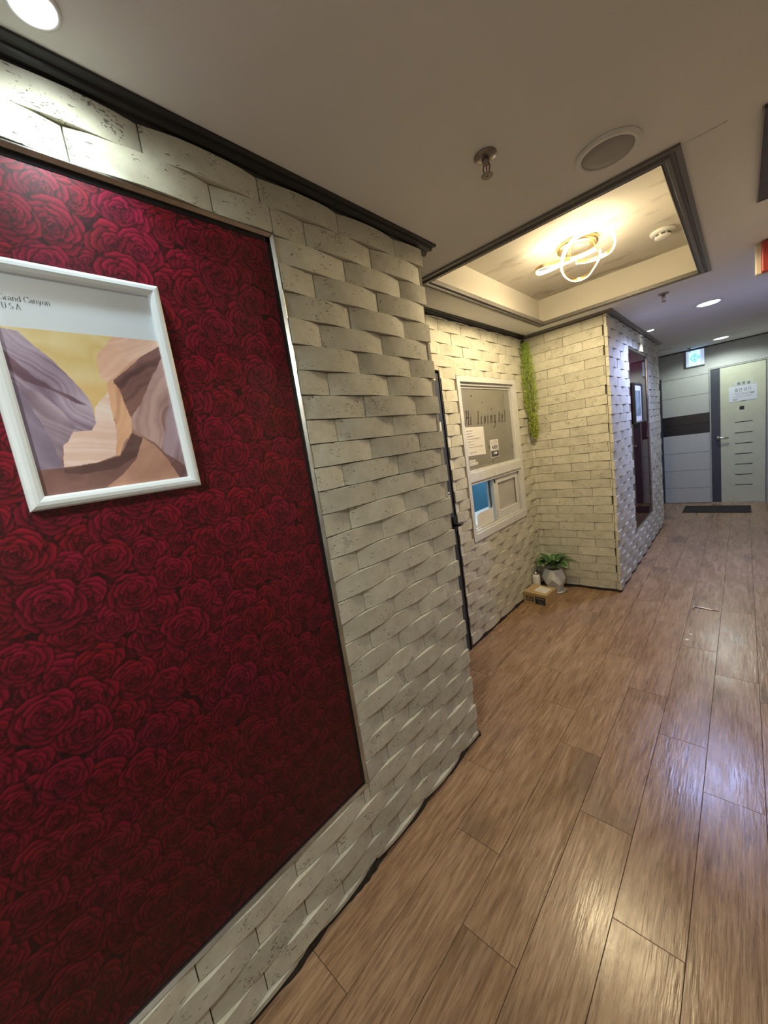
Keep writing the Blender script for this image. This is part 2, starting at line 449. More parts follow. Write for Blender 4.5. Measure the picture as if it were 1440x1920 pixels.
# crown moulding strips: (start, end) along the wall, out = direction away from the wall
def crown(name, a, b, out, mt):
    prof = [(0, 0), (0.066, 0), (0.066, -0.006), (0.058, -0.009), (0.055, -0.006), (0.045, -0.006), (0.042, -0.014), (0.030, -0.015), (0.026, -0.010), (0.016, -0.012), (0.012, -0.020), (0, -0.022)]
    mb = MB(); mb.sweep([((a[0], a[1], H), out, (0, 0, 1)), ((b[0], b[1], H), out, (0, 0, 1))], prof)
    o = mb.build(name, mt); o['kind'] = 'structure'
crown('trim_2', (0, -2.1), (0, 1.56), (1, 0, 0), CROWN)
crown('trim_3', (RX, 1.51), (RX, NY), (1, 0, 0), CROWN)
crown('trim_4', (RX, NY), (BX + 0.066, NY), (0, -1, 0), CROWNG)
crown('trim_5', (BX, NY), (BX, 6.28), (1, 0, 0), CROWNG)
MB().box((-1.3, EY - 0.012, H - 0.012), (1.45, EY, H)).build('trim_6', CROWN)['kind'] = 'structure'

# rough black base strips under the stone
def base(name, kind, c, u0, u1, out):
    mb = MB(); N = int((u1 - u0) / 0.02); V = []; F = []
    for i in range(N + 1):
        u = u0 + (u1 - u0) * i / N; d = 0.017 + 0.006 * math.sin(u * 21) + random.uniform(-0.0025, 0.0025); h = 0.026 + random.uniform(-0.002, 0.004)
        for dd, z in ((0, 0), (d, 0), (d * 0.9, h), (0, h)):
            V.append((c + dd * out, u, z) if kind == 'x' else (u, c + dd * out, z))
    for i in range(N):
        for k in range(4): F.append((4 * i + k, 4 * i + (k + 1) % 4, 4 * i + 4 + (k + 1) % 4, 4 * i + 4 + k))
    F += [(3, 2, 1, 0), tuple(4 * N + k for k in range(4))]
    mb.add(V, F); mb.build(name, BASE)['kind'] = 'structure'
base('baseboard_left', 'x', 0.0, -1.5, 1.52, 1)
base('baseboard_recess', 'x', RX, 2.25, NY, 1)
base('baseboard_return', 'y', NY, RX, BX, -1)
base('baseboard_far_left', 'x', BX, NY - 0.01, 6.21, 1)

# ------------------------------------------------------------------ stone pieces
BRICKS = {}
def brick_mesh(L, s0, s1, h, amp, skew, b0, jit):
    """a curved stone: thick in the middle, thin at both ends; s along the wall in [-L/2, L/2]"""
    n = max(2, int(round(7 * (s1 - s0) / L)))
    V = []; F = []; r = random.Random(jit)
    for i in range(n + 1):
        s = s0 + (s1 - s0) * i / n
        q = s / L + skew * (0.25 - (s / L) ** 2)
        d = b0 + amp * (1.0 - min(1.0, abs(2 * q)) ** 2.2)
        jb, jt = r.uniform(-0.0008, 0.0008), r.uniform(-0.0008, 0.0008)
        x = s - (s0 + s1) / 2
        a_, b_, c_, e_ = (x, -h / 2, 0), (x, -h / 2 + jb, d), (x, h / 2 + jt, d), (x, h / 2, 0)
        V += [a_, b_, b_, c_, c_, e_]
    for i in range(n):
        for k in (0, 2, 4): F.append((6 * i + k, 6 * (i + 1) + k, 6 * (i + 1) + k + 1, 6 * i + k + 1))
    m = len(V); V += [V[0], V[1], V[4], V[5], V[6 * n], V[6 * n + 1], V[6 * n + 4], V[6 * n + 5]]
    F += [(m + 0, m + 1, m + 2, m + 3), (m + 7, m + 6, m + 5, m + 4)]
    me = bpy.data.meshes.new('brick'); me.from_pydata(V, [], F); me.polygons.foreach_set('use_smooth', [True] * (len(F) - 2) + [False] * 2)
    me.materials.append(BR); me.update(); return me

def subtract(r, hls):
    rects = [r]
    for (a0, a1, c0, c1) in hls:
        out = []
        for (u0, u1, z0, z1) in rects:
            if u1 <= a0 or u0 >= a1 or z1 <= c0 or z0 >= c1: out.append((u0, u1, z0, z1)); continue
            if u0 < a0: out.append((u0, a0, z0, z1))
            if u1 > a1: out.append((a1, u1, z0, z1))
            m0, m1 = max(u0, a0), min(u1, a1)
            if z1 > c1: out.append((m0, m1, c1, z1))
            if z0 < c0: out.append((m0, m1, z0, c0))
        rects = out
    return rects

def lay(wall, kind, c, u0, u1, z0, z1, holes, zref, hc, L, ph, seed, amp=(0.011, 0.0175), b0=0.011):
    r = random.Random(seed); g = 0.0016
    j = int(math.floor((z0 - zref) / hc)) 
    var = [(r.uniform(*amp), r.uniform(-0.5, 0.5), b0 + r.uniform(-0.001, 0.003), r.randint(0, 9999)) for _ in range(14)]
    while zref + j * hc < z1:
        zl, zh = zref + j * hc, zref + (j + 1) * hc
        p = ph + (L / 2 if j % 2 else 0) + r.uniform(-0.006, 0.006)
        n = int(math.floor((u0 - p) / L))
        while p + n * L < u1:
            a, b = p + n * L, p + (n + 1) * L; mid = (a + b) / 2
            vi = r.randrange(14); am, sk, bb, ji = var[vi]
            rc = (max(a, u0), min(b, u1), max(zl, z0), min(zh, z1))
            if rc[1] > rc[0] and rc[3] > rc[2]:
                for (p0, p1, q0, q1) in subtract(rc, holes):
                    if p1 - p0 < 0.014 or q1 - q0 < 0.009: continue
                    s0, s1, hh = p0 - mid + g, p1 - mid - g, q1 - q0 - 2 * g
                    key = (L, round(s0, 3), round(s1, 3), round(hh, 3), vi, seed)
                    if key not in BRICKS: BRICKS[key] = brick_mesh(L, s0, s1, hh, am, sk, bb, ji)
                    o = bpy.data.objects.new('brick', BRICKS[key]); COL.objects.link(o); o.parent = wall
                    u, z = (p0 + p1) / 2, (q0 + q1) / 2
                    M = WX(c, u, z) if kind == 'x' else WY(u, c, z)
                    o.matrix_local = M @ Matrix.Rotation(r.uniform(-0.003, 0.003), 4, 'Z')
            n += 1
        j += 1

PY0, PY1, PZ0, PZ1 = -0.255, 0.757, 0.336, 2.187       # rose panel on the near wall
lay(wall_left, 'x', 0.0, -0.47, 1.50, 0.024, H - 0.018, [(PY0, PY1, PZ0, PZ1)], 1.7255, 0.0765, 0.30, 0.883, 11)
lay(wall_recess, 'x', RX, 2.02, NY - 0.012, 0.024, H - 0.018, [(2.436, 3.412, 0.755, 1.967), (1.4, 2.252, 0, 1.990)], 2.246, 0.0765, 0.288, 2.308, 12)
lay(wall_return, 'y', NY, RX + 0.016, BX - 0.004, 0.024, H - 0.018, [], 2.252, 0.077, 0.303, -0.255, 13, amp=(0.004, 0.009), b0=0.018)
QY0, QY1, QZ0, QZ1 = 4.41, 5.42, 0.35, 2.15            # dark glossy panel on the far wall
lay(wall_far_left, 'x', BX, NY - 0.035, 6.22, 0.024, H - 0.018, [(QY0, QY1, QZ0, QZ1)], 1.70, 0.0765, 0.285, 3.853, 14)

# ------------------------------------------------------------------ floor planks
PLANK = {}
def plank(x0, x1, y0, y1):
    g = 0.0007; key = (round(x1 - x0, 3), round(y1 - y0, 3))
    if key not in PLANK:
        w2, l2 = (x1 - x0) / 2 - g, (y1 - y0) / 2 - g; c = 0.0007
        V = [(-w2, -l2, -0.004), (w2, -l2, -0.004), (w2, l2, -0.004), (-w2, l2, -0.004), (-w2, -l2, -c), (w2, -l2, -c), (w2, l2, -c), (-w2, l2, -c),
             (-w2 + c, -l2 + c, 0), (w2 - c, -l2 + c, 0), (w2 - c, l2 - c, 0), (-w2 + c, l2 - c, 0)]
        F = [(8, 9, 10, 11)]
        for k in range(4):
            k2 = (k + 1) % 4; F += [(k, k2, 4 + k2, 4 + k), (4 + k, 4 + k2, 8 + k2, 8 + k)]
        me = bpy.data.meshes.new('floor_plank'); me.from_pydata(V, [], F); me.materials.append(WOOD); me.update(); PLANK[key] = me
    o = bpy.data.objects.new('floor_plank', PLANK[key]); COL.objects.link(o); o.parent = floor
    o.location = ((x0 + x1) / 2, (y0 + y1) / 2, 0)
PL = 0.918
phase = {0: 0.428, 1: 1.031, 2: 0.769, 3: 1.370, 4: 1.060, 5: 1.715, 6: 0.62, 7: 1.30}
for k in range(-7, 9):
    x0, x1 = k * 0.18, (k + 1) * 0.18
    if x0 >= 1.45: continue
    x1 = min(x1, 1.45)
    if k >= 1: spans = [(-2.1, EY)]
    elif k == 0: spans = [(-2.1, EY)]
    elif k >= -3: spans = [(1.51, NY), (6.2, EY)]
    else: spans = [(6.2, EY)]
    if k == -3: x0 = -0.54
    ph = phase.get(k, (k * 0.37) % PL)
    for (a, b) in spans:
        n = int(math.floor((a - ph) / PL))
        while ph + n * PL < b:
            p0, p1 = max(a, ph + n * PL), min(b, ph + (n + 1) * PL)
            if p1 - p0 > 0.01: plank(x0, x1, p0, p1)
            n += 1

# ------------------------------------------------------------------ rose print
def rose_print(wd, ht, step):
    nx, ny = int(wd / step) + 1, int(ht / step) + 1
    v = np.full((ny, nx), 0.10); hue = np.zeros((ny, nx))
    r = np.random.default_rng(3)
    def petal(cx, cy, a, b, th, inner, outer, hu, wob):
        R = max(a, b) * 1.12
        i0, i1 = max(0, int((cx - R) / step)), min(nx, int((cx + R) / step) + 2)
        j0, j1 = max(0, int((cy - R) / step)), min(ny, int((cy + R) / step) + 2)
        if i1 <= i0 or j1 <= j0: return
        X, Y = np.meshgrid(np.arange(i0, i1) * step - cx, np.arange(j0, j1) * step - cy)
        c, s = math.cos(th), math.sin(th)
        u = (X * c + Y * s) / a; q = (-X * s + Y * c) / b
        ang = np.arctan2(q, u)
        t = np.sqrt(u * u + q * q) * (1 + 0.07 * np.sin(3 * ang + wob) + 0.04 * np.sin(7 * ang + 2 * wob))
        k = np.clip(t, 0, 1)
        up = 0.5 + 0.5 * u
        val = inner + (outer - inner) * (0.25 * up + 0.75 * np.clip(k * up, 0, 1) ** 1.1)
        val = val + 0.16 * outer * np.exp(-((t - 0.85) / 0.07) ** 2) * np.clip(up, 0, 1)
        val = val * (1 - 0.85 * np.clip((t - 0.92) / 0.06, 0, 1))
        mk = t < 1
        sub = v[j0:j1, i0:i1]; sub[mk] = val[mk]
        hs = hue[j0:j1, i0:i1]; hs[mk] = hu
        # soft contact shade round the petal
        halo = (t >= 1) & (t < 1.2); sub[halo] *= 0.42 + 0.58 * (t[halo] - 1) / 0.20
    def rose(cx, cy, R):
        tilt = r.uniform(0, 2 * PI); hu = r.uniform(-1, 1); sq = r.uniform(0.82, 1.0)
        rings = [(0.64, 0.50, 5, 0.16, 0.60), (0.46, 0.43, 5, 0.08, 0.66), (0.31, 0.35, 4, 0.06, 0.66), (0.20, 0.26, 4, 0.05, 0.60), (0.10, 0.17, 3, 0.04, 0.62), (0.03, 0.09, 2, 0.03, 0.6)]
        a0 = r.uniform(0, 2 * PI); ox, oy = R * 0.10 * math.cos(tilt), R * 0.10 * math.sin(tilt)
        for q, (rr, sz, n, vi, vo) in enumerate(rings):
            f = q / 6
            for k in range(n):
                a = a0 + 2 * PI * k / n + q * 0.9 + r.uniform(-0.2, 0.2)
                lit = 1.0 + 0.22 * math.sin(a + 0.4)
                petal(cx + ox * f + R * rr * math.cos(a), cy + oy * f + R * rr * math.sin(a) * sq, R * sz * r.uniform(0.85, 1.0), R * sz * r.uniform(1.0, 1.35), a, vi, vo * lit, hu + r.uniform(-0.2, 0.2), r.uniform(0, 6))
    sp = 0.076
    for _ in range(int(wd * ht * 900)):
        petal(r.uniform(0, wd), r.uniform(0, ht), r.uniform(0.016, 0.026), r.uniform(0.02, 0.034), r.uniform(0, 2 * PI), 0.10, r.uniform(0.35, 0.55), r.uniform(-1, 1), r.uniform(0, 6))
    pts = []
    rows = int(ht / (sp * 0.90)) + 2
    for jj in range(rows):
        for ii in range(int(wd / sp) + 2):
            pts.append(((ii + 0.5 * (jj % 2)) * sp + r.uniform(-0.017, 0.017), jj * sp * 0.90 + r.uniform(-0.015, 0.015)))
    r.shuffle(pts)
    for (x, y) in pts: rose(x, y, r.uniform(0.041, 0.054))
    v = np.clip(v, 0, 1)
    yy_ = np.linspace(0, 1, ny)[:, None]      # sheet colours get darker towards the foot
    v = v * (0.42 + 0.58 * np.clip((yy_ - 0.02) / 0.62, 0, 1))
    V = v[..., None]; lo = np.array([0.007, 0.001, 0.002]); hi = np.array([0.44, 0.007, 0.042])
    col = lo + (hi - lo) * V ** 1.2
    col[..., 2] *= 1 + 0.28 * hue.clip(-1, 1)
    me = bpy.data.meshes.new('printed_sheet')
    X, Y = np.meshgrid(np.arange(nx) * wd / (nx - 1), np.arange(ny) * ht / (ny - 1))
    grid(me, X, Y, col); me.materials.append(ROSE)
    return me

def grid(me, X, Y, col):
    ny, nx = X.shape; n = nx * ny
    co = np.zeros((n, 3), np.float32); co[:, 0] = X.ravel(); co[:, 1] = Y.ravel()
    idx = np.arange(n).reshape(ny, nx)
    q = np.stack([idx[:-1, :-1], idx[:-1, 1:], idx[1:, 1:], idx[1:, :-1]], -1).reshape(-1, 4)
    me.vertices.add(n); me.vertices.foreach_set('co', co.ravel())
    me.loops.add(q.size); me.loops.foreach_set('vertex_index', q.ravel().astype(np.int32))
    me.polygons.add(len(q)); me.polygons.foreach_set('loop_start', np.arange(len(q), dtype=np.int32) * 4)
    me.update(calc_edges=True)
    a = me.color_attributes.new('Col', 'FLOAT_COLOR', 'POINT')
    c4 = np.ones((n, 4), np.float32); c4[:, :3] = col.reshape(-1, 3)
    a.data.foreach_set('color', c4.ravel())

def steel_frame(parent, x, y0, y1, z0, z1, wd=0.011, out=0.020):
    for a, b in (((y0, z0), (y1, z0)), ((y1, z0), (y1, z1)), ((y1, z1), (y0, z1)), ((y0, z1), (y0, z0))):
        sy = {y0: 1, y1: -1}; sz = {z0: 1, z1: -1}
        prof = [(0, 0), (0, out), (wd * 0.35, out + 0.002), (wd, out - 0.006), (wd, 0)]
        path = [((x, p[0], p[1]), (0, sy[p[0]], sz[p[1]]), (1, 0, 0)) for p in (a, b)]
        MB().sweep(path, prof).build('steel_edging', CHROME, parent)

def rose_panel(name, x, y0, y1, z0, z1, me, label):
    t = thing(name, (x, (y0 + y1) / 2, z0), label, 'wall panel')
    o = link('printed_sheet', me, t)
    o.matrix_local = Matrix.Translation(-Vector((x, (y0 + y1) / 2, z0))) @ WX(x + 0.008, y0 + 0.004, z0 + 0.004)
    d = 0.013; xx = x + 0.0085
    mg = MB(); c = 0.011
    for (a0, a1, b0, b1) in ((y0, y1, z0 + 0.0, z0 + c + 0.004), (y0, y1, z1 - c - 0.012, z1), (y1 - c - 0.010, y1, z0, z1), (y0, y0 + c + 0.006, z0, z1)):
        mg.box((x + 0.001, a0, b0), (xx + 0.0004, a1, b1))
    mg.build('dark_border', DKGLASS, t)
    steel_frame(t, x, y0, y1, z0, z1)
    return t
DARKG = mat('dark_maroon_glass', (0.032, 0.005, 0.008), 0.5, Specular_IOR_Level=0.0, Coat_Weight=0.62, Coat_Roughness=0.02)
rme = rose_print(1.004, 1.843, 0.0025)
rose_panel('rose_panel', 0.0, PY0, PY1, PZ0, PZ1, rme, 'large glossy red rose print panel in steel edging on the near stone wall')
tp2 = rose_panel('dark_panel', BX, QY0, QY1, QZ0, QZ1, rme, 'tall dark glossy panel reflecting the hallway on the far bluish stone wall')
for o in tp2.children:
    if o.name.startswith('printed_sheet'):
        o.matrix_basis = o.matrix_basis @ Matrix.Diagonal((1.002 / 1.004, (QZ1 - QZ0 - 0.008) / 1.843, 1, 1))
        o.material_slots[0].link = 'OBJECT'; o.material_slots[0].material = DARKG

# ------------------------------------------------------------------ canyon picture
REG = [
 ('left',[(-0.244,1.022),(0.05,0.986),(0.118,0.98),(0.167,0.914),(0.256,0.829),(0.336,0.719),(0.404,0.614),(0.43,0.524),(0.417,0.423),(0.385,0.384),(0.316,0.379),(0.269,0.38),(0.227,0.323),(0.189,0.301),(0.165,0.22),(0.153,0.133),(0.034,0.118),(-0.064,-0.002),(-0.473,0.362)]),
 ('leftlow',[(-0.242,0.766),(-0.018,0.716),(0.039,0.665),(0.143,0.621),(0.224,0.527),(0.288,0.418),(0.269,0.38),(0.227,0.323),(0.189,0.301),(0.165,0.22),(0.153,0.133),(0.136,0.32),(0.09,0.51),(0.012,0.62),(-0.263,0.683)]),
 ('leftdark',[(-0.281,0.876),(0.001,0.882),(0.034,0.833),(0.121,0.73),(0.219,0.65),(0.316,0.603),(0.396,0.544),(0.325,0.564),(0.208,0.64),(0.07,0.693),(-0.01,0.778),(-0.289,0.843)]),
 ('leftbot',[(-0.255,0.716),(-0.002,0.691),(0.065,0.575),(0.115,0.407),(0.142,0.271),(0.151,0.123),(0.055,0.135),(-0.064,-0.002),(-0.411,0.358)]),
 ('center',[(0.441,0.528),(0.549,0.635),(0.541,0.543),(0.547,0.418),(0.526,0.292),(0.493,0.205),(0.361,0.171),(0.301,0.167),(0.16,0.165),(0.189,0.301),(0.227,0.323),(0.269,0.38),(0.336,0.381),(0.385,0.384),(0.415,0.423)]),
 ('pillar',[(0.552,0.686),(0.587,0.702),(0.628,0.657),(0.645,0.552),(0.662,0.445),(0.646,0.36),(0.568,0.289),(0.526,0.207),(0.493,0.205),(0.531,0.313),(0.552,0.438),(0.541,0.543),(0.552,0.625)]),
 ('orange',[(0.541,0.866),(0.673,1.002),(0.838,1.007),(1.015,1.007),(0.996,0.957),(0.839,0.875),(0.599,0.708),(0.563,0.691),(0.521,0.726),(0.526,0.806)]),
 ('dark',[(0.599,0.708),(0.701,0.773),(0.761,0.792),(0.839,0.875),(0.997,0.962),(1.002,0.886),(0.869,0.715),(0.757,0.551),(0.66,0.456),(0.645,0.552),(0.628,0.657)]),
 ('mauve',[(1.002,0.886),(1.029,0.843),(1.041,0.089),(0.963,0.097),(0.848,0.201),(0.793,0.274),(0.657,0.381),(0.66,0.456),(0.757,0.551),(0.869,0.715)]),
 ('mauve2',[(0.989,0.583),(1.024,0.445),(1.041,0.089),(0.963,0.097),(0.836,0.202),(0.92,0.437)]),
 ('bot',[(-0.105,0.154),(0.161,0.162),(0.361,0.171),(0.525,0.204),(0.646,0.36),(0.793,0.274),(0.848,0.201),(1.056,0.039),(1.02,-0.103),(-0.084,-0.084)]),
 ('botdark',[(0.158,0.152),(0.36,0.166),(0.523,0.197),(0.645,0.355),(0.714,0.312),(0.656,0.196),(0.494,0.125),(0.286,0.107),(0.159,0.127)]),
 ('tan',[(0.71,0.318),(0.789,0.257),(0.861,0.154),(0.927,0.006),(0.499,-0.027),(0.392,0.01),(0.515,0.079),(0.626,0.165),(0.672,0.238)])]
def lin(c): return np.array([((x / 255 + 0.055) / 1.055) ** 2.4 if x > 10 else x / 255 / 12.92 for x in c])
STY = {  # two colours (sRGB), stripe direction in degrees, stripes per width, curvature
 'left': ((186, 170, 186), (120, 98, 116), -46, 24, 0.9), 'leftlow': ((178, 160, 172), (116, 96, 110), -40, 18, 1.2), 'leftdark': ((118, 92, 102), (84, 62, 76), -42, 20, 0.9),
 'leftbot': ((150, 134, 154), (92, 78, 92), -62, 7, 1.0), 'center': ((238, 216, 204), (214, 176, 158), -8, 22, 0.3), 'pillar': ((226, 178, 142), (176, 122, 98), 62, 18, 0.6),
 'orange': ((234, 198, 176), (192, 134, 104), 36, 20, 0.8), 'dark': ((136, 98, 92), (88, 60, 60), 30, 18, 0.8), 'mauve': ((196, 162, 156), (136, 100, 96), 60, 16, 0.9),
 'mauve2': ((172, 148, 156), (128, 102, 106), 62, 14, 0.4), 'bot': ((140, 102, 94), (98, 70, 68), 18, 7, 1.5), 'botdark': ((122, 92, 86), (92, 66, 62), 10, 8, 0.8), 'tan': ((190, 146, 124), (158, 114, 96), 58, 9, 0.9)}
def canyon_mesh(wd, ht, step=0.0011):
    nx, ny = int(wd / step) + 1, int(ht / step) + 1
    U, Vv = np.meshgrid(np.linspace(0, 1, nx), np.linspace(0, 1, ny))
    r = np.random.default_rng(5)
    def smooth(sc):
        g = r.random((sc + 2, sc + 2)); x, y = U * sc, Vv * sc
        i, j = x.astype(int), y.astype(int); fx, fy = x - i, y - j; fx = fx * fx * (3 - 2 * fx); fy = fy * fy * (3 - 2 * fy)
        return (g[j, i] * (1 - fx) + g[j, i + 1] * fx) * (1 - fy) + (g[j + 1, i] * (1 - fx) + g[j + 1, i + 1] * fx) * fy
    n1, n2, n3 = smooth(4), smooth(9), smooth(28)
    def stripe(c1, c2, ang, k, curv):
        a = math.radians(ang)
        d = -U * math.sin(a) + Vv * math.cos(a)
        ph = (d + 0.10 * curv * n1 + 0.035 * curv * n2) * k * 2 * PI
        q = ph / (2 * PI) * 3.0; tab = r.random(4000); f0 = np.interp((q + 1.2 * n2) % 3999, np.arange(4000), tab); f1 = np.interp((q * 0.23 + 700 + n1) % 3999, np.arange(4000), tab)
        f = 0.58 + 0.62 * (f0 - 0.5) + 0.75 * (f1 - 0.5) + 0.5 * (n1 - 0.5) + 0.12 * (n3 - 0.5)
        f = np.clip(f, 0, 1)[..., None]
        return lin(c1) * f + lin(c2) * (1 - f)
    col = stripe((226, 212, 168), (206, 178, 112), -12, 3.0, 2.0)
    low = np.clip((0.72 - Vv) / 0.06, 0, 1)[..., None]
    col = col * (1 - low * 0.6) + lin((214, 170, 98)) * low * 0.6
    under = Vv < 0.60 - 0.5 * np.abs(U - 0.5)
    brn = stripe((176, 136, 118), (132, 98, 90), 30, 8, 1.0); m_ = (Vv < 0.46) | ((U > 0.60) & (Vv < 0.9)); col[m_] = brn[m_]
    for nm, P in REG:
        ins = np.zeros(U.shape, bool); n = len(P)
        Uw = U + 0.008 * (n3 - 0.5); Vw = Vv + 0.008 * (n2 - 0.5)
        for i in range(n):
            (x1, y1), (x2, y2) = P[i], P[(i + 1) % n]
            if y1 == y2: continue
            c = ((y1 > Vw) != (y2 > Vw)) & (Uw < (x2 - x1) * (Vw - y1) / (y2 - y1) + x1)
            ins ^= c
        s = stripe(*STY[nm]); col[ins] = s[ins]
    me = bpy.data.meshes.new('canyon_print'); grid(me, U * wd, Vv * ht, np.clip(col * np.array([1.12, 1.15, 1.22]), 0, 0.9)); me.materials.append(CANYON)
    return me

def frame_bars(parent, x, y0, y1, z0, z1, wd, dep, mt, name='frame_bar'):
    sy = {y0: 1, y1: -1}; sz = {z0: 1, z1: -1}
    for a, b in (((y0, z0), (y1, z0)), ((y1, z0), (y1, z1)), ((y1, z1), (y0, z1)), ((y0, z1), (y0, z0))):
        prof = [(0, 0), (0, dep * 0.55), (wd * 0.12, dep * 0.8), (wd * 0.35, dep * 0.97), (wd * 0.6, dep), (wd * 0.85, dep * 0.88), (wd, dep * 0.7), (wd, 0)]
        path = [((x, p[0], p[1]), (0, sy[p[0]], sz[p[1]]), (1, 0, 0)) for p in (a, b)]
        MB().sweep(path, prof).build(name, mt, parent)

pic = thing('framed_picture', (0.012, 0.235, 1.502), 'white framed canyon picture hanging on the red rose panel', 'picture')
fy0, fy1, fz0, fz1 = 0.073, 0.397, 1.501, 1.969
frame_bars(pic, 0.012, fy0, fy1, fz0, fz1, 0.026, 0.026, WHITEFR)
MB().box((0.0115, fy0 + 0.01, fz0 + 0.01), (0.0235, fy1 - 0.01, fz1 - 0.01)).build('mount', mat_mount := noisy('mount_paper', (0.70, 0.77, 0.85), (0.74, 0.81, 0.89), 8, 0.5, Coat_Weight=0.5, Coat_Roughness=0.1), pic)
cme = canyon_mesh(0.276, 0.3185)
o = link('canyon_print', cme, pic); o.matrix_local = Matrix.Translation(-org(pic)) @ WX(0.0240, 0.0965, 1.527)
# lettering: Grand Canyon / U.S.A in a light serif hand
def arc(cx, cy, rx, ry, a0, a1, n=9): return [(cx + rx * math.cos(math.radians(a0 + (a1 - a0) * i / n)), cy + ry * math.sin(math.radians(a0 + (a1 - a0) * i / n))) for i in range(n + 1)]
def sf(x, y, w=0.11): return [(x - w, y), (x + w, y)]
G = {
 'G': (0.80, [arc(0.42, 0.5, 0.36, 0.5, 45, 320, 14), [(0.70, 0.02), (0.70, 0.42)], sf(0.68, 0.42)]),
 'r': (0.44, [[(0.14, 0), (0.14, 0.62)], sf(0.14, 0), arc(0.30, 0.44, 0.15, 0.18, 150, 50, 5), sf(0.08, 0.62, 0.05)]),
 'a': (0.56, [arc(0.24, 0.18, 0.18, 0.19, 30, 330, 10), arc(0.26, 0.44, 0.17, 0.19, 160, 0, 7), [(0.43, 0.48), (0.43, 0.06), (0.52, 0.02)]]),
 'n': (0.66, [[(0.14, 0), (0.14, 0.62)], arc(0.33, 0.44, 0.18, 0.19, 165, 0, 7), [(0.51, 0.46), (0.51, 0)], sf(0.14, 0), sf(0.51, 0), sf(0.08, 0.62, 0.05)]),
 'd': (0.62, [arc(0.28, 0.30, 0.21, 0.31, 0, 360, 12), [(0.49, 1.0), (0.49, 0.02), (0.57, 0.02)], sf(0.44, 1.0, 0.05)]),
 'C': (0.76, [arc(0.44, 0.5, 0.38, 0.5, 42, 318, 14), [(0.72, 0.74), (0.72, 0.98)]]),
 'y': (0.58, [[(0.10, 0.62), (0.30, 0.04)], [(0.50, 0.62), (0.26, -0.12), (0.18, -0.26), (0.06, -0.26)], sf(0.10, 0.62, 0.09), sf(0.50, 0.62, 0.08)]),
 'o': (0.60, [arc(0.30, 0.31, 0.22, 0.31, 0, 360, 12)]),
 'U': (0.78, [[(0.16, 1.0), (0.16, 0.34)] + arc(0.39, 0.32, 0.23, 0.32, 180, 360, 8) + [(0.62, 1.0)], sf(0.16, 1.0), sf(0.62, 1.0)]),
 '.': (0.26, [[(0.10, 0.03), (0.16, 0.03)], [(0.10, 0.08), (0.16, 0.08)]]),
 'S': (0.60, [arc(0.30, 0.75, 0.20, 0.25, 40, 270, 8) + arc(0.30, 0.25, 0.22, 0.25, 90, -150, 9)[1:]]),
 'A': (0.78, [[(0.10, 0), (0.39, 1.0)], [(0.39, 1.0), (0.68, 0)], [(0.20, 0.34), (0.58, 0.34)], sf(0.10, 0), sf(0.68, 0)]),
 ' ': (0.34, [])}
def serif(word, size, M, parent, mt=None):
    x = 0; L = []
    for ch in word:
        w, st = G[ch]
        for s_ in st: L.append([((x + a) * size, b * size) for a, b in s_])
        x += w
    return strokes(L, (0.042 * size, 0.006 * size), M, 'lettering', mt or INK, parent)
wid = lambda s_: sum(G[c][0] for c in s_)
sz = 0.0103
serif('Grand Canyon', sz, WX(0.0241, 0.1880 - wid('Grand Canyon') * sz, 1.8935), pic)
serif('U.S.A', sz, WX(0.0241, 0.1880 - wid('Grand Canyon') * sz + 0.001, 1.8785), pic)

# second picture, on the far panel
p2 = thing('framed_picture', (BX + 0.012, 4.72, 1.425), 'dark edged picture with pale mat hanging on the dark far panel', 'picture')
frame_bars(p2, BX + 0.012, 4.53, 4.93, 1.425, 1.825, 0.022, 0.030, BLACKP)
MB().box((BX + 0.012, 4.54, 1.435), (BX + 0.030, 4.92, 1.815)).build('mount', WPLAST, p2)
MB().box((BX + 0.030, 4.60, 1.50), (BX + 0.0315, 4.86, 1.75)).build('art_print', noisy('teal_print', (0.05, 0.09, 0.10), (0.30, 0.36, 0.36), 9, 0.5), p2)

# ------------------------------------------------------------------ near door in the recess (only its jamb shows)
d1 = thing('door_1', (RX, 1.9, 0), None, None); d1['kind'] = 'structure'
MB().box((RX - 0.11, 2.135, 0), (RX + 0.016, 2.236, 1.972), 0.002).build('door_jamb', NAVY, d1)
MB().box((RX - 0.11, 1.59, 1.91), (RX + 0.016, 2.135, 1.972), 0.002).build('door_head', NAVY, d1)
MB().box((RX - 0.11, 1.53, 0), (RX + 0.016, 1.59, 1.972), 0.002).build('door_jamb', NAVY, d1)
MB().box((RX - 0.09, 2.236, 0), (RX + 0.024, 2.249, 1.985), 0.003).build('door_stop', BLACKP, d1)
MB().box((RX - 0.08, 1.59, 0.005), (RX - 0.04, 2.135, 1.91), 0.002).build('door_leaf', NAVY, d1)
hd = MB().box((RX + 0.016, 2.196, 0.905), (RX + 0.026, 2.232, 1.01), 0.002).build('door_handle', BLACKP, d1)
MB().tube([(RX + 0.024, 2.210, 0.950), (RX + 0.050, 2.210, 0.950), (RX + 0.060, 2.216, 0.952), (RX + 0.062, 2.240, 0.955)], 0.0125, 10).build('lever', BLACKP, hd)
MB().box((RX + 0.016, 2.142, 1.592), (RX + 0.0172, 2.204, 1.658)).build('sticker', PAPER, d1)
MB().box((RX + 0.016, 2.170, 1.925), (RX + 0.0172, 2.200, 1.968)).build('sticker', IVORY, d1)
for k in range(3): MB().box((RX + 0.016, 2.186, 1.13 + k * 0.022), (RX + 0.0172, 2.206, 1.141 + k * 0.022)).build('sticker', PAPER, d1)

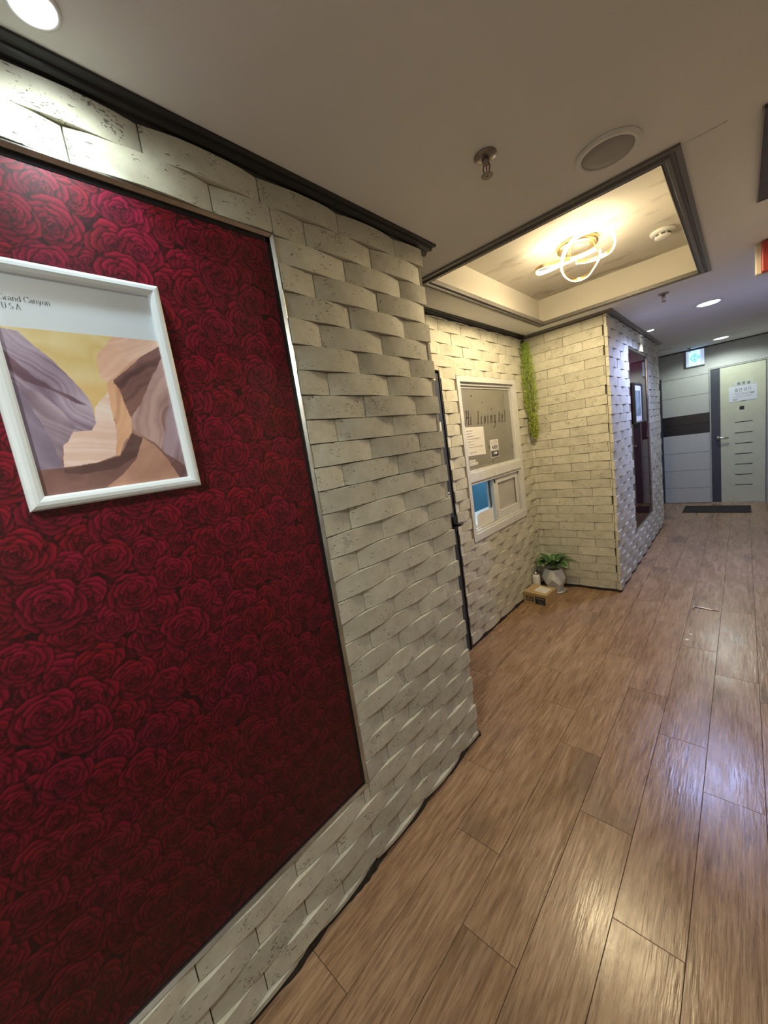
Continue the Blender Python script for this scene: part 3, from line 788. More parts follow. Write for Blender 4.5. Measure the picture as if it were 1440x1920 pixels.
# ------------------------------------------------------------------ reception window
X0 = RX
wn = thing('window_1', (X0, 2.92, 0.755), None, None); wn['kind'] = 'structure'
XF = X0 + 0.032
def bar(name, y0, y1, z0, z1, xa, xb, mt=WINFR, par=wn, bev=0.002):
    return MB().box((xa, y0, z0), (xb, y1, z1), bev).build(name, mt, par)
A, B_, C_, D_ = 2.438, 3.410, 0.757, 1.965
bar('frame_bar', A, A + 0.042, C_, D_, X0 - 0.12, XF); bar('frame_bar', B_ - 0.048, B_, C_, D_, X0 - 0.12, XF)
bar('frame_bar', A + 0.042, B_ - 0.048, D_ - 0.040, D_, X0 - 0.12, XF); bar('frame_bar', A + 0.042, B_ - 0.048, C_, C_ + 0.055, X0 - 0.12, XF)
bar('mullion', A + 0.042, B_ - 0.048, 1.200, 1.268, X0 - 0.12, XF - 0.002)
bar('seam_line', 2.86, 2.861, 1.202, 1.266, XF - 0.004, XF - 0.0015, GREYINK, bev=0)
# stepped stops round the upper pane
bar('glazing_bead', A + 0.042, B_ - 0.048, 1.268, 1.284, X0 - 0.09, XF - 0.014); bar('glazing_bead', A + 0.042, B_ - 0.048, 1.905, 1.925, X0 - 0.09, XF - 0.022)
bar('glazing_bead', A + 0.042, A + 0.052, 1.284, 1.905, X0 - 0.09, XF - 0.022); bar('glazing_bead', B_ - 0.060, B_ - 0.048, 1.284, 1.905, X0 - 0.09, XF - 0.022)
bar('glazing_bead', A + 0.052, B_ - 0.060, 1.888, 1.905, X0 - 0.09, X0 - 0.008)
XP = X0 - 0.0165
bar('upper_pane', A + 0.045, B_ - 0.050, 1.28, 1.91, XP - 0.006, XP, FILM, bev=0)
# lower sliding sashes
bar('track', A + 0.042, B_ - 0.048, C_ + 0.055, C_ + 0.075, X0 - 0.10, XF - 0.012); bar('track', A + 0.042, B_ - 0.048, 1.178, 1.200, X0 - 0.10, XF - 0.012)
bar('track', A + 0.042, A + 0.060, C_ + 0.075, 1.178, X0 - 0.10, XF - 0.012); bar('track', B_ - 0.066, B_ - 0.048, C_ + 0.075, 1.178, X0 - 0.10, XF - 0.012)
bar('track_groove', A + 0.05, B_ - 0.055, C_ + 0.0745, C_ + 0.0765, X0 - 0.005, X0 + 0.004, SEAL, bev=0)
# inner sash, left
XI = X0 - 0.045
s1 = thing('sash', (XI, 2.7, 0.83), None, None); s1.parent = wn; s1.location = s1.location - org(wn)
del_props = None
def sash(par, x0, x1, y0, y1, z0, z1, l, r_, t, b):
    bar('sash_bar', y0, y0 + l, z0, z1, x0, x1, WINFR, par); bar('sash_bar', y1 - r_, y1, z0, z1, x0, x1, WINFR, par)
    bar('sash_bar', y0 + l, y1 - r_, z1 - t, z1, x0, x1, WINFR, par); bar('sash_bar', y0 + l, y1 - r_, z0, z0 + b, x0, x1, WINFR, par)
sash(s1, XI - 0.012, XI + 0.010, 2.498, 2.885, 0.832, 1.178, 0.022, 0.026, 0.012, 0.014)
s2 = thing('sash', (X0 - 0.012, 3.1, 0.83), None, None); s2.parent = wn; s2.location = s2.location - org(wn)
sash(s2, X0 - 0.024, X0 + 0.004, 2.868, 3.325, 0.832, 1.176, 0.075, 0.040, 0.046, 0.066)
bar('sash_pane', 2.94, 3.287, 0.895, 1.132, X0 - 0.014, X0 - 0.010, FROST, s2, 0)
bar('pane_seal', 2.9425, 2.947, 0.897, 1.131, X0 - 0.010, X0 - 0.004, SEAL, s2, 0); bar('pane_seal', 3.282, 3.286, 0.897, 1.131, X0 - 0.010, X0 - 0.004, SEAL, s2, 0)
bar('pane_seal', 2.945, 3.284, 1.127, 1.131, X0 - 0.010, X0 - 0.004, SEAL, s2, 0)
bar('seal_strip', 3.325, 3.342, 0.835, 1.176, X0 - 0.03, X0 - 0.02, SEAL, wn, 0); bar('seal_strip', 2.848, 2.866, 0.835, 1.176, X0 - 0.034, X0 - 0.028, SEAL, wn, 0)
for zz in (0.862, 0.884, 0.905): MB().lathe((X0 + 0.004, 2.888, zz), [(0.0045, 0), (0.0045, 0.002)], 10, 'x').build('screw', SEAL, s2)
MB().box((X0 + 0.004, 2.875, 1.140), (X0 + 0.010, 2.895, 1.170), 0.002).build('latch', BLACKP, s2)
# booth behind the window
bw = MB()
bw.box((-1.40, 2.28, 0.0), (-1.36, 3.62, H)); bw.box((-1.36, 2.25, 0.0), (RX - 0.12, 2.28, H)); bw.box((-1.36, 3.60, 0.0), (RX - 0.12, 3.64, H))
struct('wall_booth', bw, BLUEW)
struct('floor_booth', MB().box((-1.40, 2.25, 0.0), (RX - 0.12, 3.64, 0.01)), BASE)
cn = thing('counter', (-0.72, 2.93, 0.0), 'pale counter behind the lower sliding window', 'counter')
MB().box((-0.86, 2.30, 0.80), (RX - 0.122, 3.58, 0.826), 0.003).build('top', WPLAST, cn)
MB().box((-0.84, 2.32, 0.01), (-0.80, 3.56, 0.80)).build('front_board', WPLAST, cn)
pp = thing('paper_stack', (X0 - 0.10, 2.75, 0.827), 'white folded sheet standing inside the open half of the lower window', 'paper')
pp_m = MB(); pp_m.add([(X0 - 0.022, 2.640, 0.827), (X0 - 0.012, 2.845, 0.827), (X0 - 0.014, 2.845, 0.945), (X0 - 0.024, 2.650, 0.942), (X0 - 0.024, 2.640, 0.827), (X0 - 0.014, 2.845, 0.827), (X0 - 0.016, 2.845, 0.945), (X0 - 0.026, 2.650, 0.942)],
         [(0, 1, 2, 3), (7, 6, 5, 4), (0, 4, 5, 1), (1, 5, 6, 2), (2, 6, 7, 3), (3, 7, 4, 0)]); pp_m.build('sheet', PAPER, pp)
MB().add([(X0 - 0.022, 2.640, 0.827), (X0 - 0.030, 2.606, 0.827), (X0 - 0.030, 2.616, 0.925), (X0 - 0.024, 2.650, 0.942)], [(0, 1, 2, 3)]).build('fold', PAPER, pp)
# things stuck on the upper pane
n_before = set(bpy.data.objects)
nt = thing('notice_sheet', (XP, 2.65, 1.385), 'white printed notice sheet taped at the left of the grey upper pane', 'notice')
MB().add([(XP + 0.001, 2.500, 1.393), (XP + 0.001, 2.792, 1.384), (XP + 0.001, 2.795, 1.600), (XP + 0.001, 2.500, 1.607), (XP + 0.003, 2.500, 1.393), (XP + 0.004, 2.792, 1.384), (XP + 0.004, 2.795, 1.600), (XP + 0.003, 2.500, 1.607)],
         [(4, 5, 6, 7), (0, 3, 2, 1), (0, 1, 5, 4), (1, 2, 6, 5), (2, 3, 7, 6), (3, 0, 4, 7)]).build('sheet', PAPER, nt)
ln = MB(); r5 = random.Random(2)
for k, (a, b) in enumerate([(0.03, 0.12), (0.03, 0.10), (0.035, 0.13), (0.035, 0.23), (0.04, 0.12), (0.04, 0.13), (0.045, 0.26), (0.05, 0.15)]):
    z = 1.575 - k * 0.0205 - (0.02 if k == 7 else 0)
    y = 2.50 + a
    while y < 2.50 + b:
        y2 = y + r5.uniform(0.012, 0.03); ln.box((XP + 0.0035, y, z), (XP + 0.0048, min(y2, 2.5 + b), z + 0.0045)); y = y2 + 0.006
ln.build('print_lines', GREYINK, nt)
cc = thing('cctv_sticker', (XP, 2.95, 1.34), 'white and navy camera warning sticker on the right of the upper pane', 'sticker')
MB().box((XP + 0.0005, 2.880, 1.342), (XP + 0.002, 3.024, 1.486), 0.0006).build('backing', PAPER, cc)
MB().box((XP + 0.002, 2.886, 1.347), (XP + 0.003, 3.018, 1.396)).build('navy_field', STICK, cc)
text('CCTV', 0.042, WX(XP + 0.0026, 2.952, 1.448), 'lettering', GREYINK, cc, 'CENTER', 1.05)
text('녹화중', 0.040, WX(XP + 0.0026, 2.957, 1.408), 'lettering', INK, cc, 'CENTER', 0.95, bold=0.0006)
MB().lathe((XP + 0.003, 2.935, 1.376), [(0.011, 0), (0.011, 0.0008)], 16, 'x').box((XP + 0.003, 2.95, 1.367), (XP + 0.0038, 2.985, 1.385)).build('camera_mark', PAPER, cc)
MB().lathe((XP + 0.0038, 2.935, 1.376), [(0.005, 0), (0.005, 0.0006)], 12, 'x').box((XP + 0.003, 2.915, 1.356), (XP + 0.0036, 2.99, 1.3585)).build('lens_mark', STICK, cc)
for (a, b, c, d, lb) in ((2.530, 2.620, 1.341, 1.360, 'upper of two small white label strips below the notice sheet'), (2.530, 2.655, 1.317, 1.338, 'lower, longer white label strip below the notice sheet')):
    lt = thing('label_strip', (XP, a, c), lb, 'label', 'white label strips on the pane')
    MB().box((XP + 0.0005, a, c), (XP + 0.0025, b, d), 0.0008).build('strip', PAPER, lt)
    MB().box((XP + 0.0025, a + 0.01, c + 0.008), (XP + 0.0031, b - 0.012, c + 0.0115)).build('print_line', GREYINK, lt)
# "Hi living tel" in a slanted broad-nib hand, straight on the pane
def sl(P, x, sc=0.10, k=0.22): return [[(x + (a + k * b) * sc, b * sc) for a, b in q] for q in P]
GH = {'H': [[(0.0, 0.15), (0.10, 0.0), (0.20, 0.10), (0.26, 0.6), (0.30, 1.0)], [(0.02, 0.85), (0.12, 1.02), (0.30, 1.0)], [(0.55, 1.05), (0.56, 0.6), (0.56, 0.05), (0.62, 0.0)], [(0.26, 0.52), (0.56, 0.56)]],
      'i': [[(0.0, 0.50), (0.06, 0.60), (0.06, 0.06), (0.13, 0.0)], [(0.05, 0.74), (0.09, 0.80)]], 'l': [[(0.0, 0.92), (0.06, 1.0), (0.06, 0.06), (0.13, 0.0)]],
      'v': [[(0.0, 0.55), (0.06, 0.60), (0.08, 0.06), (0.14, 0.0), (0.24, 0.12), (0.26, 0.55)]], 'n': [[(0.0, 0.50), (0.06, 0.60), (0.06, 0.0)], [(0.06, 0.42), (0.18, 0.60), (0.24, 0.52), (0.24, 0.06), (0.30, 0.0)]],
      'g': [[(0.24, 0.56), (0.10, 0.60), (0.02, 0.40), (0.04, 0.10), (0.14, 0.02), (0.24, 0.16)], [(0.24, 0.60), (0.25, -0.20), (0.16, -0.38), (0.02, -0.30)]],
      't': [[(0.06, 0.90), (0.06, 0.06), (0.14, 0.0)], [(-0.02, 0.60), (0.16, 0.62)]], 'e': [[(0.02, 0.30), (0.20, 0.38), (0.18, 0.58), (0.06, 0.58), (0.02, 0.30), (0.06, 0.04), (0.20, 0.06)]]}
sg = []; yy = 0.0
for ch, adv in (('H', 0.085), ('i', 0.062), (' ', 0.05), ('l', 0.052), ('i', 0.050), ('v', 0.058), ('i', 0.050), ('n', 0.062), ('g', 0.075), (' ', 0.012), ('t', 0.055), ('e', 0.055), ('l', 0.04)):
    if ch in GH: sg += sl(GH[ch], yy)
    yy += adv
hl = thing('window_lettering', (XP, 2.9, 1.6), 'dark slanted script lettering across the grey upper pane', 'lettering')
strokes(sg, (0.0056, 0.0046), WX(XP + 0.0008, 2.520, 1.622), 'script', noisy('dull_ink', (0.015, 0.015, 0.016), (0.03, 0.028, 0.025), 30, 0.6), hl)
fl = MB(); r6 = random.Random(4)
for (y, z) in ((2.52, 1.80), (2.66, 1.83), (2.82, 1.79), (2.97, 1.73), (3.21, 1.83), (3.14, 1.54), (2.86, 1.43), (3.30, 1.40), (2.90, 1.315)):
    for k in range(3):
        a = r6.uniform(0, 6.28); c0, s0_ = math.cos(a), math.sin(a)
        fl.add([(XP + 0.001, y + c0 * u - s0_ * v, z + s0_ * u + c0 * v) for u, v in ((0, 0), (0.008, 0.004), (0.013, 0), (0.008, -0.004))], [(0, 1, 2, 3)])
fl.build('flower_marks', bpy.data.materials['dull_ink'], hl)

for o in set(bpy.data.objects) - n_before:
    if o.parent is None: o.location.y += 0.036
# ------------------------------------------------------------------ hanging greenery in the corner
iv = thing('hanging_ivy', (-0.395, 3.60, 1.42), 'long light green artificial vine hanging in the corner of the stone recess', 'plant')
vs = []; fs = []; cs = []; r7 = random.Random(9)
def leafbit(p, s, c):
    a = r7.uniform(0, 6.28); b = r7.uniform(-1.2, 0.5)
    d = Vector((math.cos(a) * math.cos(b), math.sin(a) * math.cos(b), math.sin(b)))
    sd = d.cross(Vector((r7.uniform(-1, 1), r7.uniform(-1, 1), r7.uniform(-1, 1)))).normalized()
    n = len(vs); p = Vector(p)
    for q in (p - d * s * 0.5, p + sd * s * 0.36, p + d * s * 0.5, p - sd * s * 0.36): vs.append(tuple(q)); cs.append(c)
    fs.append((n, n + 1, n + 2, n + 3))
for k in range(5200):
    z = r7.uniform(1.43, 2.285); t = (2.285 - z) / 0.855
    w1 = 0.030 + 0.040 * min(1, t * 3.0)
    if t > 0.70: w1 *= 0.66
    if t > 0.93: w1 *= max(0.3, (1.03 - t) * 9)
    cx, cy = -0.392 + 0.012 * t, 3.585 + (0.030 * t if t > 0.70 else 0.012 * t)
    a = r7.uniform(0, 6.28); rr = w1 * math.sqrt(r7.uniform(0.1, 1)) * r7.uniform(0.85, 1.1)
    g = r7.random(); sh = 0.45 + 0.55 * (rr / w1)
    c = (0.20 + 0.20 * g + 0.08 * t, 0.34 + 0.20 * g, 0.045 + 0.02 * g)
    leafbit((max(-0.43, cx + rr * math.cos(a)), min(3.655, cy + rr * math.sin(a)), z), 0.0105, c)
me = bpy.data.meshes.new('foliage'); ov = org(iv)
me.from_pydata([(x - ov.x, y - ov.y, z - ov.z) for x, y, z in vs], [], fs)
at = me.color_attributes.new('Col', 'FLOAT_COLOR', 'POINT'); at.data.foreach_set('color', np.array([(*c, 1) for c in cs], np.float32).ravel())
me.materials.append(LEAF); link('foliage', me, iv, kind='stuff')
st = MB()
for k in range(7):
    a = k * 0.9; e = 1.46 if k % 2 else 1.66
    st.tube([(-0.40, 3.60, 2.30), (-0.39 + 0.02 * math.cos(a), 3.59 + 0.025 * math.sin(a), 2.2), (-0.385 + 0.03 * math.cos(a), 3.595 + 0.03 * math.sin(a), 1.9), (-0.385 + 0.02 * math.cos(a), 3.605 + 0.02 * math.sin(a), e)], 0.0012, 4)
st.build('strand', noisy('vine_strand', (0.08, 0.14, 0.02), (0.12, 0.2, 0.03), 30, 0.6), iv)
MB().box((-0.43, 3.59, 2.285), (-0.405, 3.61, 2.31), 0.002).build('hook', BLACKP, iv)

# ------------------------------------------------------------------ corner: pot, bottle, box
PC = Vector((-0.278, 3.515, 0.0))
pt = thing('potted_plant', PC, 'green variegated leafy plant in a white faceted pot in the recess corner', 'plant')
def ringp(r, z, a0): return [PC + Vector((r * math.cos(a0 + 2 * PI * k / 5), r * math.sin(a0 + 2 * PI * k / 5), z)) for k in range(5)]
a0 = math.radians(-78 + 36)
b0_, b1_, b2_, b3_ = ringp(0.060, 0.014, a0), ringp(0.092, 0.080, a0), ringp(0.108, 0.145, a0 + PI / 5), ringp(0.078, 0.225, a0 + PI / 5)
P = MB(); V = b0_ + b1_ + b2_ + b3_; F = [(4, 3, 2, 1, 0)]
for k in range(5):
    k2 = (k + 1) % 5
    F.append((k, k2, 5 + k2, 10 + k, 5 + k)); km = (k - 1) % 5
    F.append((15 + km, 10 + km, 5 + k, 10 + k, 15 + k))
inn = ringp(0.071, 0.223, a0 + PI / 5); inl = ringp(0.064, 0.198, a0 + PI / 5); V += inn + inl
for k in range(5):
    k2 = (k + 1) % 5; F += [(15 + k, 15 + k2, 20 + k2, 20 + k), (20 + k, 20 + k2, 25 + k2, 25 + k)]
P.add(V, F); pot_ = P.build('pot', CERAM, pt)
MB().lathe(PC, [(0.052, 0.196), (0.056, 0.206), (0.03, 0.214)], 20).build('soil', SOIL, pot_)
MB().lathe(PC, [(0.060, 0.0), (0.088, 0.004), (0.094, 0.016), (0.088, 0.016), (0.070, 0.010)], 30).build('saucer', CERAM, pt)
r8 = random.Random(21)
def leaf(base_, az, el, L, W, droop, roll=0.0):
    V = []; C = []; F = []; n = 9; rows = [-1, -0.84, -0.42, 0, 0.42, 0.84, 1]
    d = Vector((math.cos(az), math.sin(az), 0)); sd = Vector((-math.sin(az), math.cos(az), 0))
    p = Vector(base_); e = el
    for i in range(n + 1):
        t = i / n; wv = W * (math.sin(PI * min(1, t * 0.94 + 0.04)) ** 0.75) * (1 - 0.25 * t)
        dirn = d * math.cos(e) + Vector((0, 0, 1)) * math.sin(e); nr = -d * math.sin(e) + Vector((0, 0, 1)) * math.cos(e)
        sr = (sd * math.cos(roll) + nr * math.sin(roll))
        for q in rows:
            V.append(p + sr * (q * wv) + nr * (0.22 * wv * abs(q) + 0.002 * math.sin(9 * t + q * 3)))
            edge = abs(q) > 0.8 or i == n
            C.append((0.42, 0.55, 0.26, 1) if abs(q) > 0.95 or i == n else (0.10, 0.20, 0.07, 1) if abs(q) > 0.8 else (0.035, 0.095, 0.030, 1) if abs(q) > 0.1 else (0.055, 0.13, 0.045, 1))
        p = p + dirn * (L / n); e -= droop / n
    m = len(rows)
    for i in range(n):
        for k in range(m - 1): F.append((i * m + k, i * m + k + 1, (i + 1) * m + k + 1, (i + 1) * m + k))
    me = bpy.data.meshes.new('leaf'); me.from_pydata([tuple(Vector(v) - org(pt)) for v in V], [], F)
    a = me.color_attributes.new('Col', 'FLOAT_COLOR', 'POINT'); a.data.foreach_set('color', np.array(C, np.float32).ravel())
    me.polygons.foreach_set('use_smooth', [True] * len(F)); me.materials.append(LEAF); link('leaf', me, pt)
for k in range(15):
    az = k * 2.399 + 0.5; ring = k / 15
    L = 0.165 + 0.03 * r8.random(); el = 1.35 - 0.75 * ring + r8.uniform(-0.1, 0.1)
    if math.sin(az) > 0.3: el = max(el, 1.0); L *= 0.85
    if math.cos(az) < -0.4: el = max(el, 0.85); L *= 0.9
    base_ = PC + Vector((0.014 * math.cos(az), 0.014 * math.sin(az), 0.205))
    tip = base_ + Vector((0.02 * math.cos(az), 0.02 * math.sin(az), 0.045))
    MB().tube([base_, tip], 0.0025, 6).build('leaf_stalk', bpy.data.materials['vine_strand'], pt)
    leaf(tip, az, el, L, 0.040 + 0.008 * r8.random(), 1.35, r8.uniform(-0.35, 0.35))

BC = (-0.404, 3.406, 0.0)
bt = thing('pump_bottle', BC, 'white pump bottle standing behind the cardboard box in the corner', 'bottle')
MB().lathe(BC, [(0.027, 0.0), (0.034, 0.006), (0.035, 0.02), (0.035, 0.165), (0.031, 0.180), (0.018, 0.188)], 28).build('body', WPLAST, bt)
MB().lathe(BC, [(0.016, 0.188), (0.016, 0.206), (0.006, 0.207), (0.006, 0.225), (0.012, 0.226), (0.012, 0.236)], 18).build('pump', CHROME, bt); pump_ = bpy.data.objects['pump']
MB().tube([(BC[0], BC[1], 0.231), (BC[0] + 0.02, BC[1] - 0.014, 0.232), (BC[0] + 0.034, BC[1] - 0.022, 0.222)], 0.004, 8).build('nozzle', BLACKP, pump_)
MB().tube([(BC[0] - 0.012, BC[1], 0.205), (BC[0] - 0.028, BC[1] - 0.01, 0.216), (BC[0] - 0.036, BC[1] - 0.012, 0.232), (BC[0] - 0.030, BC[1] - 0.012, 0.25)], 0.0022, 6).build('wire_loop', CHROME, bt)

bx = thing('cardboard_box', (-0.315, 3.265, 0.0), 'brown printed cardboard box on the floor at the foot of the stone recess', 'box')
# slightly turned box: corners on the floor
c00, c10, c11, c01 = Vector((-0.432, 3.165, 0)), Vector((-0.213, 3.130, 0)), Vector((-0.199, 3.338, 0)), Vector((-0.418, 3.368, 0))
HB = 0.104
def up(p, z): return Vector((p.x, p.y, z))
MB().add([up(p, 0.001) for p in (c00, c10, c11, c01)] + [up(p, HB) for p in (c00, c10, c11, c01)], [(3, 2, 1, 0), (4, 5, 6, 7), (0, 1, 5, 4), (1, 2, 6, 5), (2, 3, 7, 6), (3, 0, 4, 7)]).build('carton', TAN, bx)
def onbox(P0, P1, u0, u1, z0, z1, e):
    d = (P1 - P0); n = Vector((d.y, -d.x, 0)).normalized() * e
    a = P0 + d * u0 + n; b = P0 + d * u1 + n
    return [up(a, z0), up(b, z0), up(b, z1), up(a, z1)]
mb = MB()
for e in (0.0,): 
    q1 = onbox(c00, c10, 0.0, 1.0, HB - 0.022, HB + 0.002, 0.0015); q2 = onbox(c10, c11, 0.0, 0.55, HB - 0.022, HB + 0.002, 0.0015)
mid0, mid1 = c00 + (c01 - c00) * 0.0, c10 + (c11 - c10) * 0.0
mb.add([up(c00, HB + 0.002), up(c10, HB + 0.002), up(c10 + (c11 - c10) * 0.97, HB + 0.002), up(c00 + (c01 - c00) * 0.97, HB + 0.002)] + [up(p, HB + 0.0004) for p in (c00, c10, c10 + (c11 - c10) * 0.97, c00 + (c01 - c00) * 0.97)],
       [(0, 1, 2, 3), (7, 6, 5, 4), (0, 4, 5, 1), (1, 5, 6, 2), (2, 6, 7, 3), (3, 7, 4, 0)]); mb.build('lid_flap', noisy('lid_card', (0.44, 0.31, 0.15), (0.53, 0.38, 0.20), 18, 0.75), bx)
MB().add(q1, [(0, 1, 2, 3)]).build('tape', noisy('packing_tape', (0.36, 0.25, 0.10), (0.42, 0.30, 0.14), 10, 0.25), bx)
MB().add(onbox(c00, c10, 0.50, 0.93, 0.012, 0.080, 0.001), [(0, 1, 2, 3)]).build('dark_label', INK, bx)
dd = (c10 - c00).normalized(); nn = Vector((dd.y, -dd.x, 0))
def boxM(u, z, e=0.0012):
    p = c00 + (c10 - c00) * u + nn * e
    return Matrix(((dd.x, 0, nn.x, p.x), (dd.y, 0, nn.y, p.y), (0, 1, 0, z), (0, 0, 0, 1)))
text('창고정리', 0.0235, boxM(0.275, 0.047), 'lettering', INK, bx, 'CENTER', 1.0, bold=0.0007)
text('비상용 물품', 0.0175, boxM(0.275, 0.026), 'lettering', INK, bx, 'CENTER', 0.98, bold=0.0004)
MB().add(onbox(c00, c10, 0.10, 0.44, 0.071, 0.076, 0.0011), [(0, 1, 2, 3)]).build('print_line', mat('brown_ink', (0.10, 0.06, 0.03), 0.8), bx)
MB().add(onbox(c00, c10, 0.55, 0.88, 0.063, 0.069, 0.0016), [(0, 1, 2, 3)]).build('print_line', GREYINK, bx)
fr = MB()
for (u0, u1, z0, z1) in ((0.66, 0.80, 0.020, 0.0225), (0.66, 0.80, 0.046, 0.0485), (0.66, 0.672, 0.020, 0.0485), (0.788, 0.80, 0.020, 0.0485)): fr.add(onbox(c00, c10, u0, u1, z0, z1, 0.0017), [(0, 1, 2, 3)])
fr.build('print_square', GREYINK, bx)
def ontop(u, v): return up(c00 + (c10 - c00) * u + (c01 - c00) * v, HB + 0.0025)
MB().add([ontop(0.33, 0.28), ontop(0.86, 0.20), ontop(0.90, 0.78), ontop(0.36, 0.86)], [(0, 1, 2, 3)]).build('shipping_label', PAPER, bx)

# ------------------------------------------------------------------ ceiling fittings
def sprinkler(name, x, y, label, s=1.0, drop=0.058):
    t = thing(name, (x, y, H), label, 'sprinkler', 'ceiling sprinklers')
    MB().lathe((x, y, H), [(0.033 * s, 0), (0.034 * s, -0.003), (0.030 * s, -0.007), (0.013 * s, -0.010)], 28).build('escutcheon', SPRK, t)
    MB().lathe((x, y, H), [(0.011, -0.008), (0.011, -0.020), (0.008, -0.026)], 14).build('body', SPRK, t)
    f = MB()
    for q in (-1, 1): f.tube([(x + q * 0.007, y, H - 0.022), (x + q * 0.0115, y, H - 0.034), (x + q * 0.008, y, H - 0.046), (x, y, H - drop + 0.004)], 0.0022, 6)
    f.build('yoke', SPRK, t)
    MB().tube([(x, y, H - 0.024), (x, y, H - drop + 0.006)], 0.0018, 6).build('glass_bulb', RED, t)
    MB().lathe((x, y, H - drop), [(0.017, 0.0), (0.018, 0.002), (0.006, 0.004)], 20).lathe((x, y, H - drop), [(0.003, -0.002), (0.003, 0.0)], 10).build('deflector', SPRK, t)
sprinkler('sprinkler', 0.453, 1.264, 'bronze sprinkler head in the near ceiling, left of the round speaker')
sprinkler('sprinkler', 0.600, 3.70, 'small sprinkler head just beyond the far edge of the lit tray')
sprinkler('sprinkler', 0.455, 7.50, 'tiny sprinkler head above the glowing blue exit sign')

sp = thing('ceiling_speaker', (0.708, 1.59, H), 'round pale ceiling speaker beside the lit tray', 'speaker')
MB().lathe((0.708, 1.59, H), [(0.093, 0), (0.094, -0.004), (0.088, -0.010), (0.076, -0.010), (0.074, -0.006)], 48).build('rim', CEIL, sp)
MB().lathe((0.708, 1.59, H), [(0.075, -0.002), (0.073, -0.0085), (0.04, -0.0105)], 48).build('grille', SPEAK, sp)

sd_ = thing('smoke_detector', (0.68, 3.04, 2.545), 'white round smoke detector on the lit tray ceiling', 'detector')
c = (0.68, 3.04, 2.545)
MB().lathe(c, [(0.062, 0), (0.062, -0.010), (0.056, -0.016), (0.046, -0.018)], 40).build('base', WPLAST, sd_)
MB().lathe(c, [(0.040, -0.018), (0.040, -0.034), (0.034, -0.040), (0.012, -0.042)], 32).build('head', WPLAST, sd_)
for k in range(8):
    a = k * PI / 4 + 0.2; x, y = c[0] + 0.0398 * math.cos(a), c[1] + 0.0398 * math.sin(a); tx, ty = -math.sin(a) * 0.010, math.cos(a) * 0.010; ox, oy = math.cos(a) * 0.0015, math.sin(a) * 0.0015
    MB().add([(x - tx + ox, y - ty + oy, c[2] - 0.030), (x + tx + ox, y + ty + oy, c[2] - 0.030), (x + tx + ox, y + ty + oy, c[2] - 0.021), (x - tx + ox, y - ty + oy, c[2] - 0.021), (x - tx - ox, y - ty - oy, c[2] - 0.030), (x + tx - ox, y + ty - oy, c[2] - 0.030), (x + tx - ox, y + ty - oy, c[2] - 0.021), (x - tx - ox, y - ty - oy, c[2] - 0.021)],
             [(0, 1, 2, 3), (7, 6, 5, 4), (0, 4, 5, 1), (3, 2, 6, 7), (1, 5, 6, 2), (0, 3, 7, 4)]).build('vent_slot', SEAL, sd_)

def downlight(x, y, r, lens, label, rim=WPLAST):
    t = thing('ceiling_downlight', (x, y, H), label, 'downlight', 'recessed downlights')
    MB().lathe((x, y, H), [(r * 1.34, 0), (r * 1.34, -0.003), (r * 1.24, -0.005), (r * 1.05, -0.004), (r, -0.001)], 40).build('trim_ring', rim, t)
    MB().lathe((x, y, H), [(r, -0.0015), (r * 0.96, -0.0050), (r * 0.5, -0.0065)], 36).build('lens', lens, t)
downlight(0.136, 0.250, 0.030, LEDC, 'bright white downlight at the top left above the rose panel', CEIL)
downlight(0.811, 4.53, 0.074, LEDB, 'large blue-white downlight, nearer of the two in the hallway ceiling')
downlight(0.81, 7.15, 0.075, LEDW, 'white downlight in the hallway ceiling close to the end wall')
downlight(0.324, 5.09, 0.028, LEDW, 'small accent downlight above the far dark panel')

# looped led ceiling lamp
lp = thing('led_ceiling_lamp', (0.32, 2.69, 2.545), 'looped ribbon ceiling lamp glowing warm white on a gold base', 'ceiling lamp')
MB().lathe((0.318, 2.682, 2.545), [(0.108, 0), (0.110, -0.006), (0.108, -0.026), (0.100, -0.030)], 48).build('gold_base', GOLD, lp)
MB().lathe((0.318, 2.682, 2.545), [(0.066, -0.030), (0.066, -0.033)], 32).build('mirror_disc', CHROME, lp)
def spline(pts, n=8, closed=False):
    out = []; N = len(pts); P = [Vector(p) for p in pts]
    for i in range(N - 1):
        p0, p1, p2_, p3 = P[max(i - 1, 0)], P[i], P[i + 1], P[min(i + 2, N - 1)]
        for k in range(n):
            t = k / n
            out.append(0.5 * ((2 * p1) + (-p0 + p2_) * t + (2 * p0 - 5 * p1 + 4 * p2_ - p3) * t * t + (-p0 + 3 * p1 - 3 * p2_ + p3) * t ** 3))
    out.append(P[-1]); return out
LA = [(0.433, 2.655, 2.44), (0.409, 2.723, 2.43), (0.362, 2.803, 2.42), (0.308, 2.872, 2.41), (0.249, 2.874, 2.41), (0.232, 2.766, 2.41), (0.241, 2.648, 2.42), (0.274, 2.542, 2.43), (0.326, 2.437, 2.44), (0.39, 2.373, 2.45), (0.45, 2.372, 2.455), (0.496, 2.422, 2.46), (0.522, 2.508, 2.455), (0.515, 2.613, 2.45), (0.476, 2.716, 2.445), (0.424, 2.746, 2.445), (0.356, 2.749, 2.45), (0.294, 2.726, 2.46)]
LB = [(0.422, 2.625, 2.45), (0.381, 2.633, 2.45), (0.312, 2.641, 2.452), (0.242, 2.642, 2.452), (0.171, 2.633, 2.445), (0.118, 2.604, 2.44), (0.127, 2.524, 2.435), (0.171, 2.489, 2.43), (0.21, 2.52, 2.435), (0.264, 2.567, 2.44), (0.298, 2.60, 2.445)]
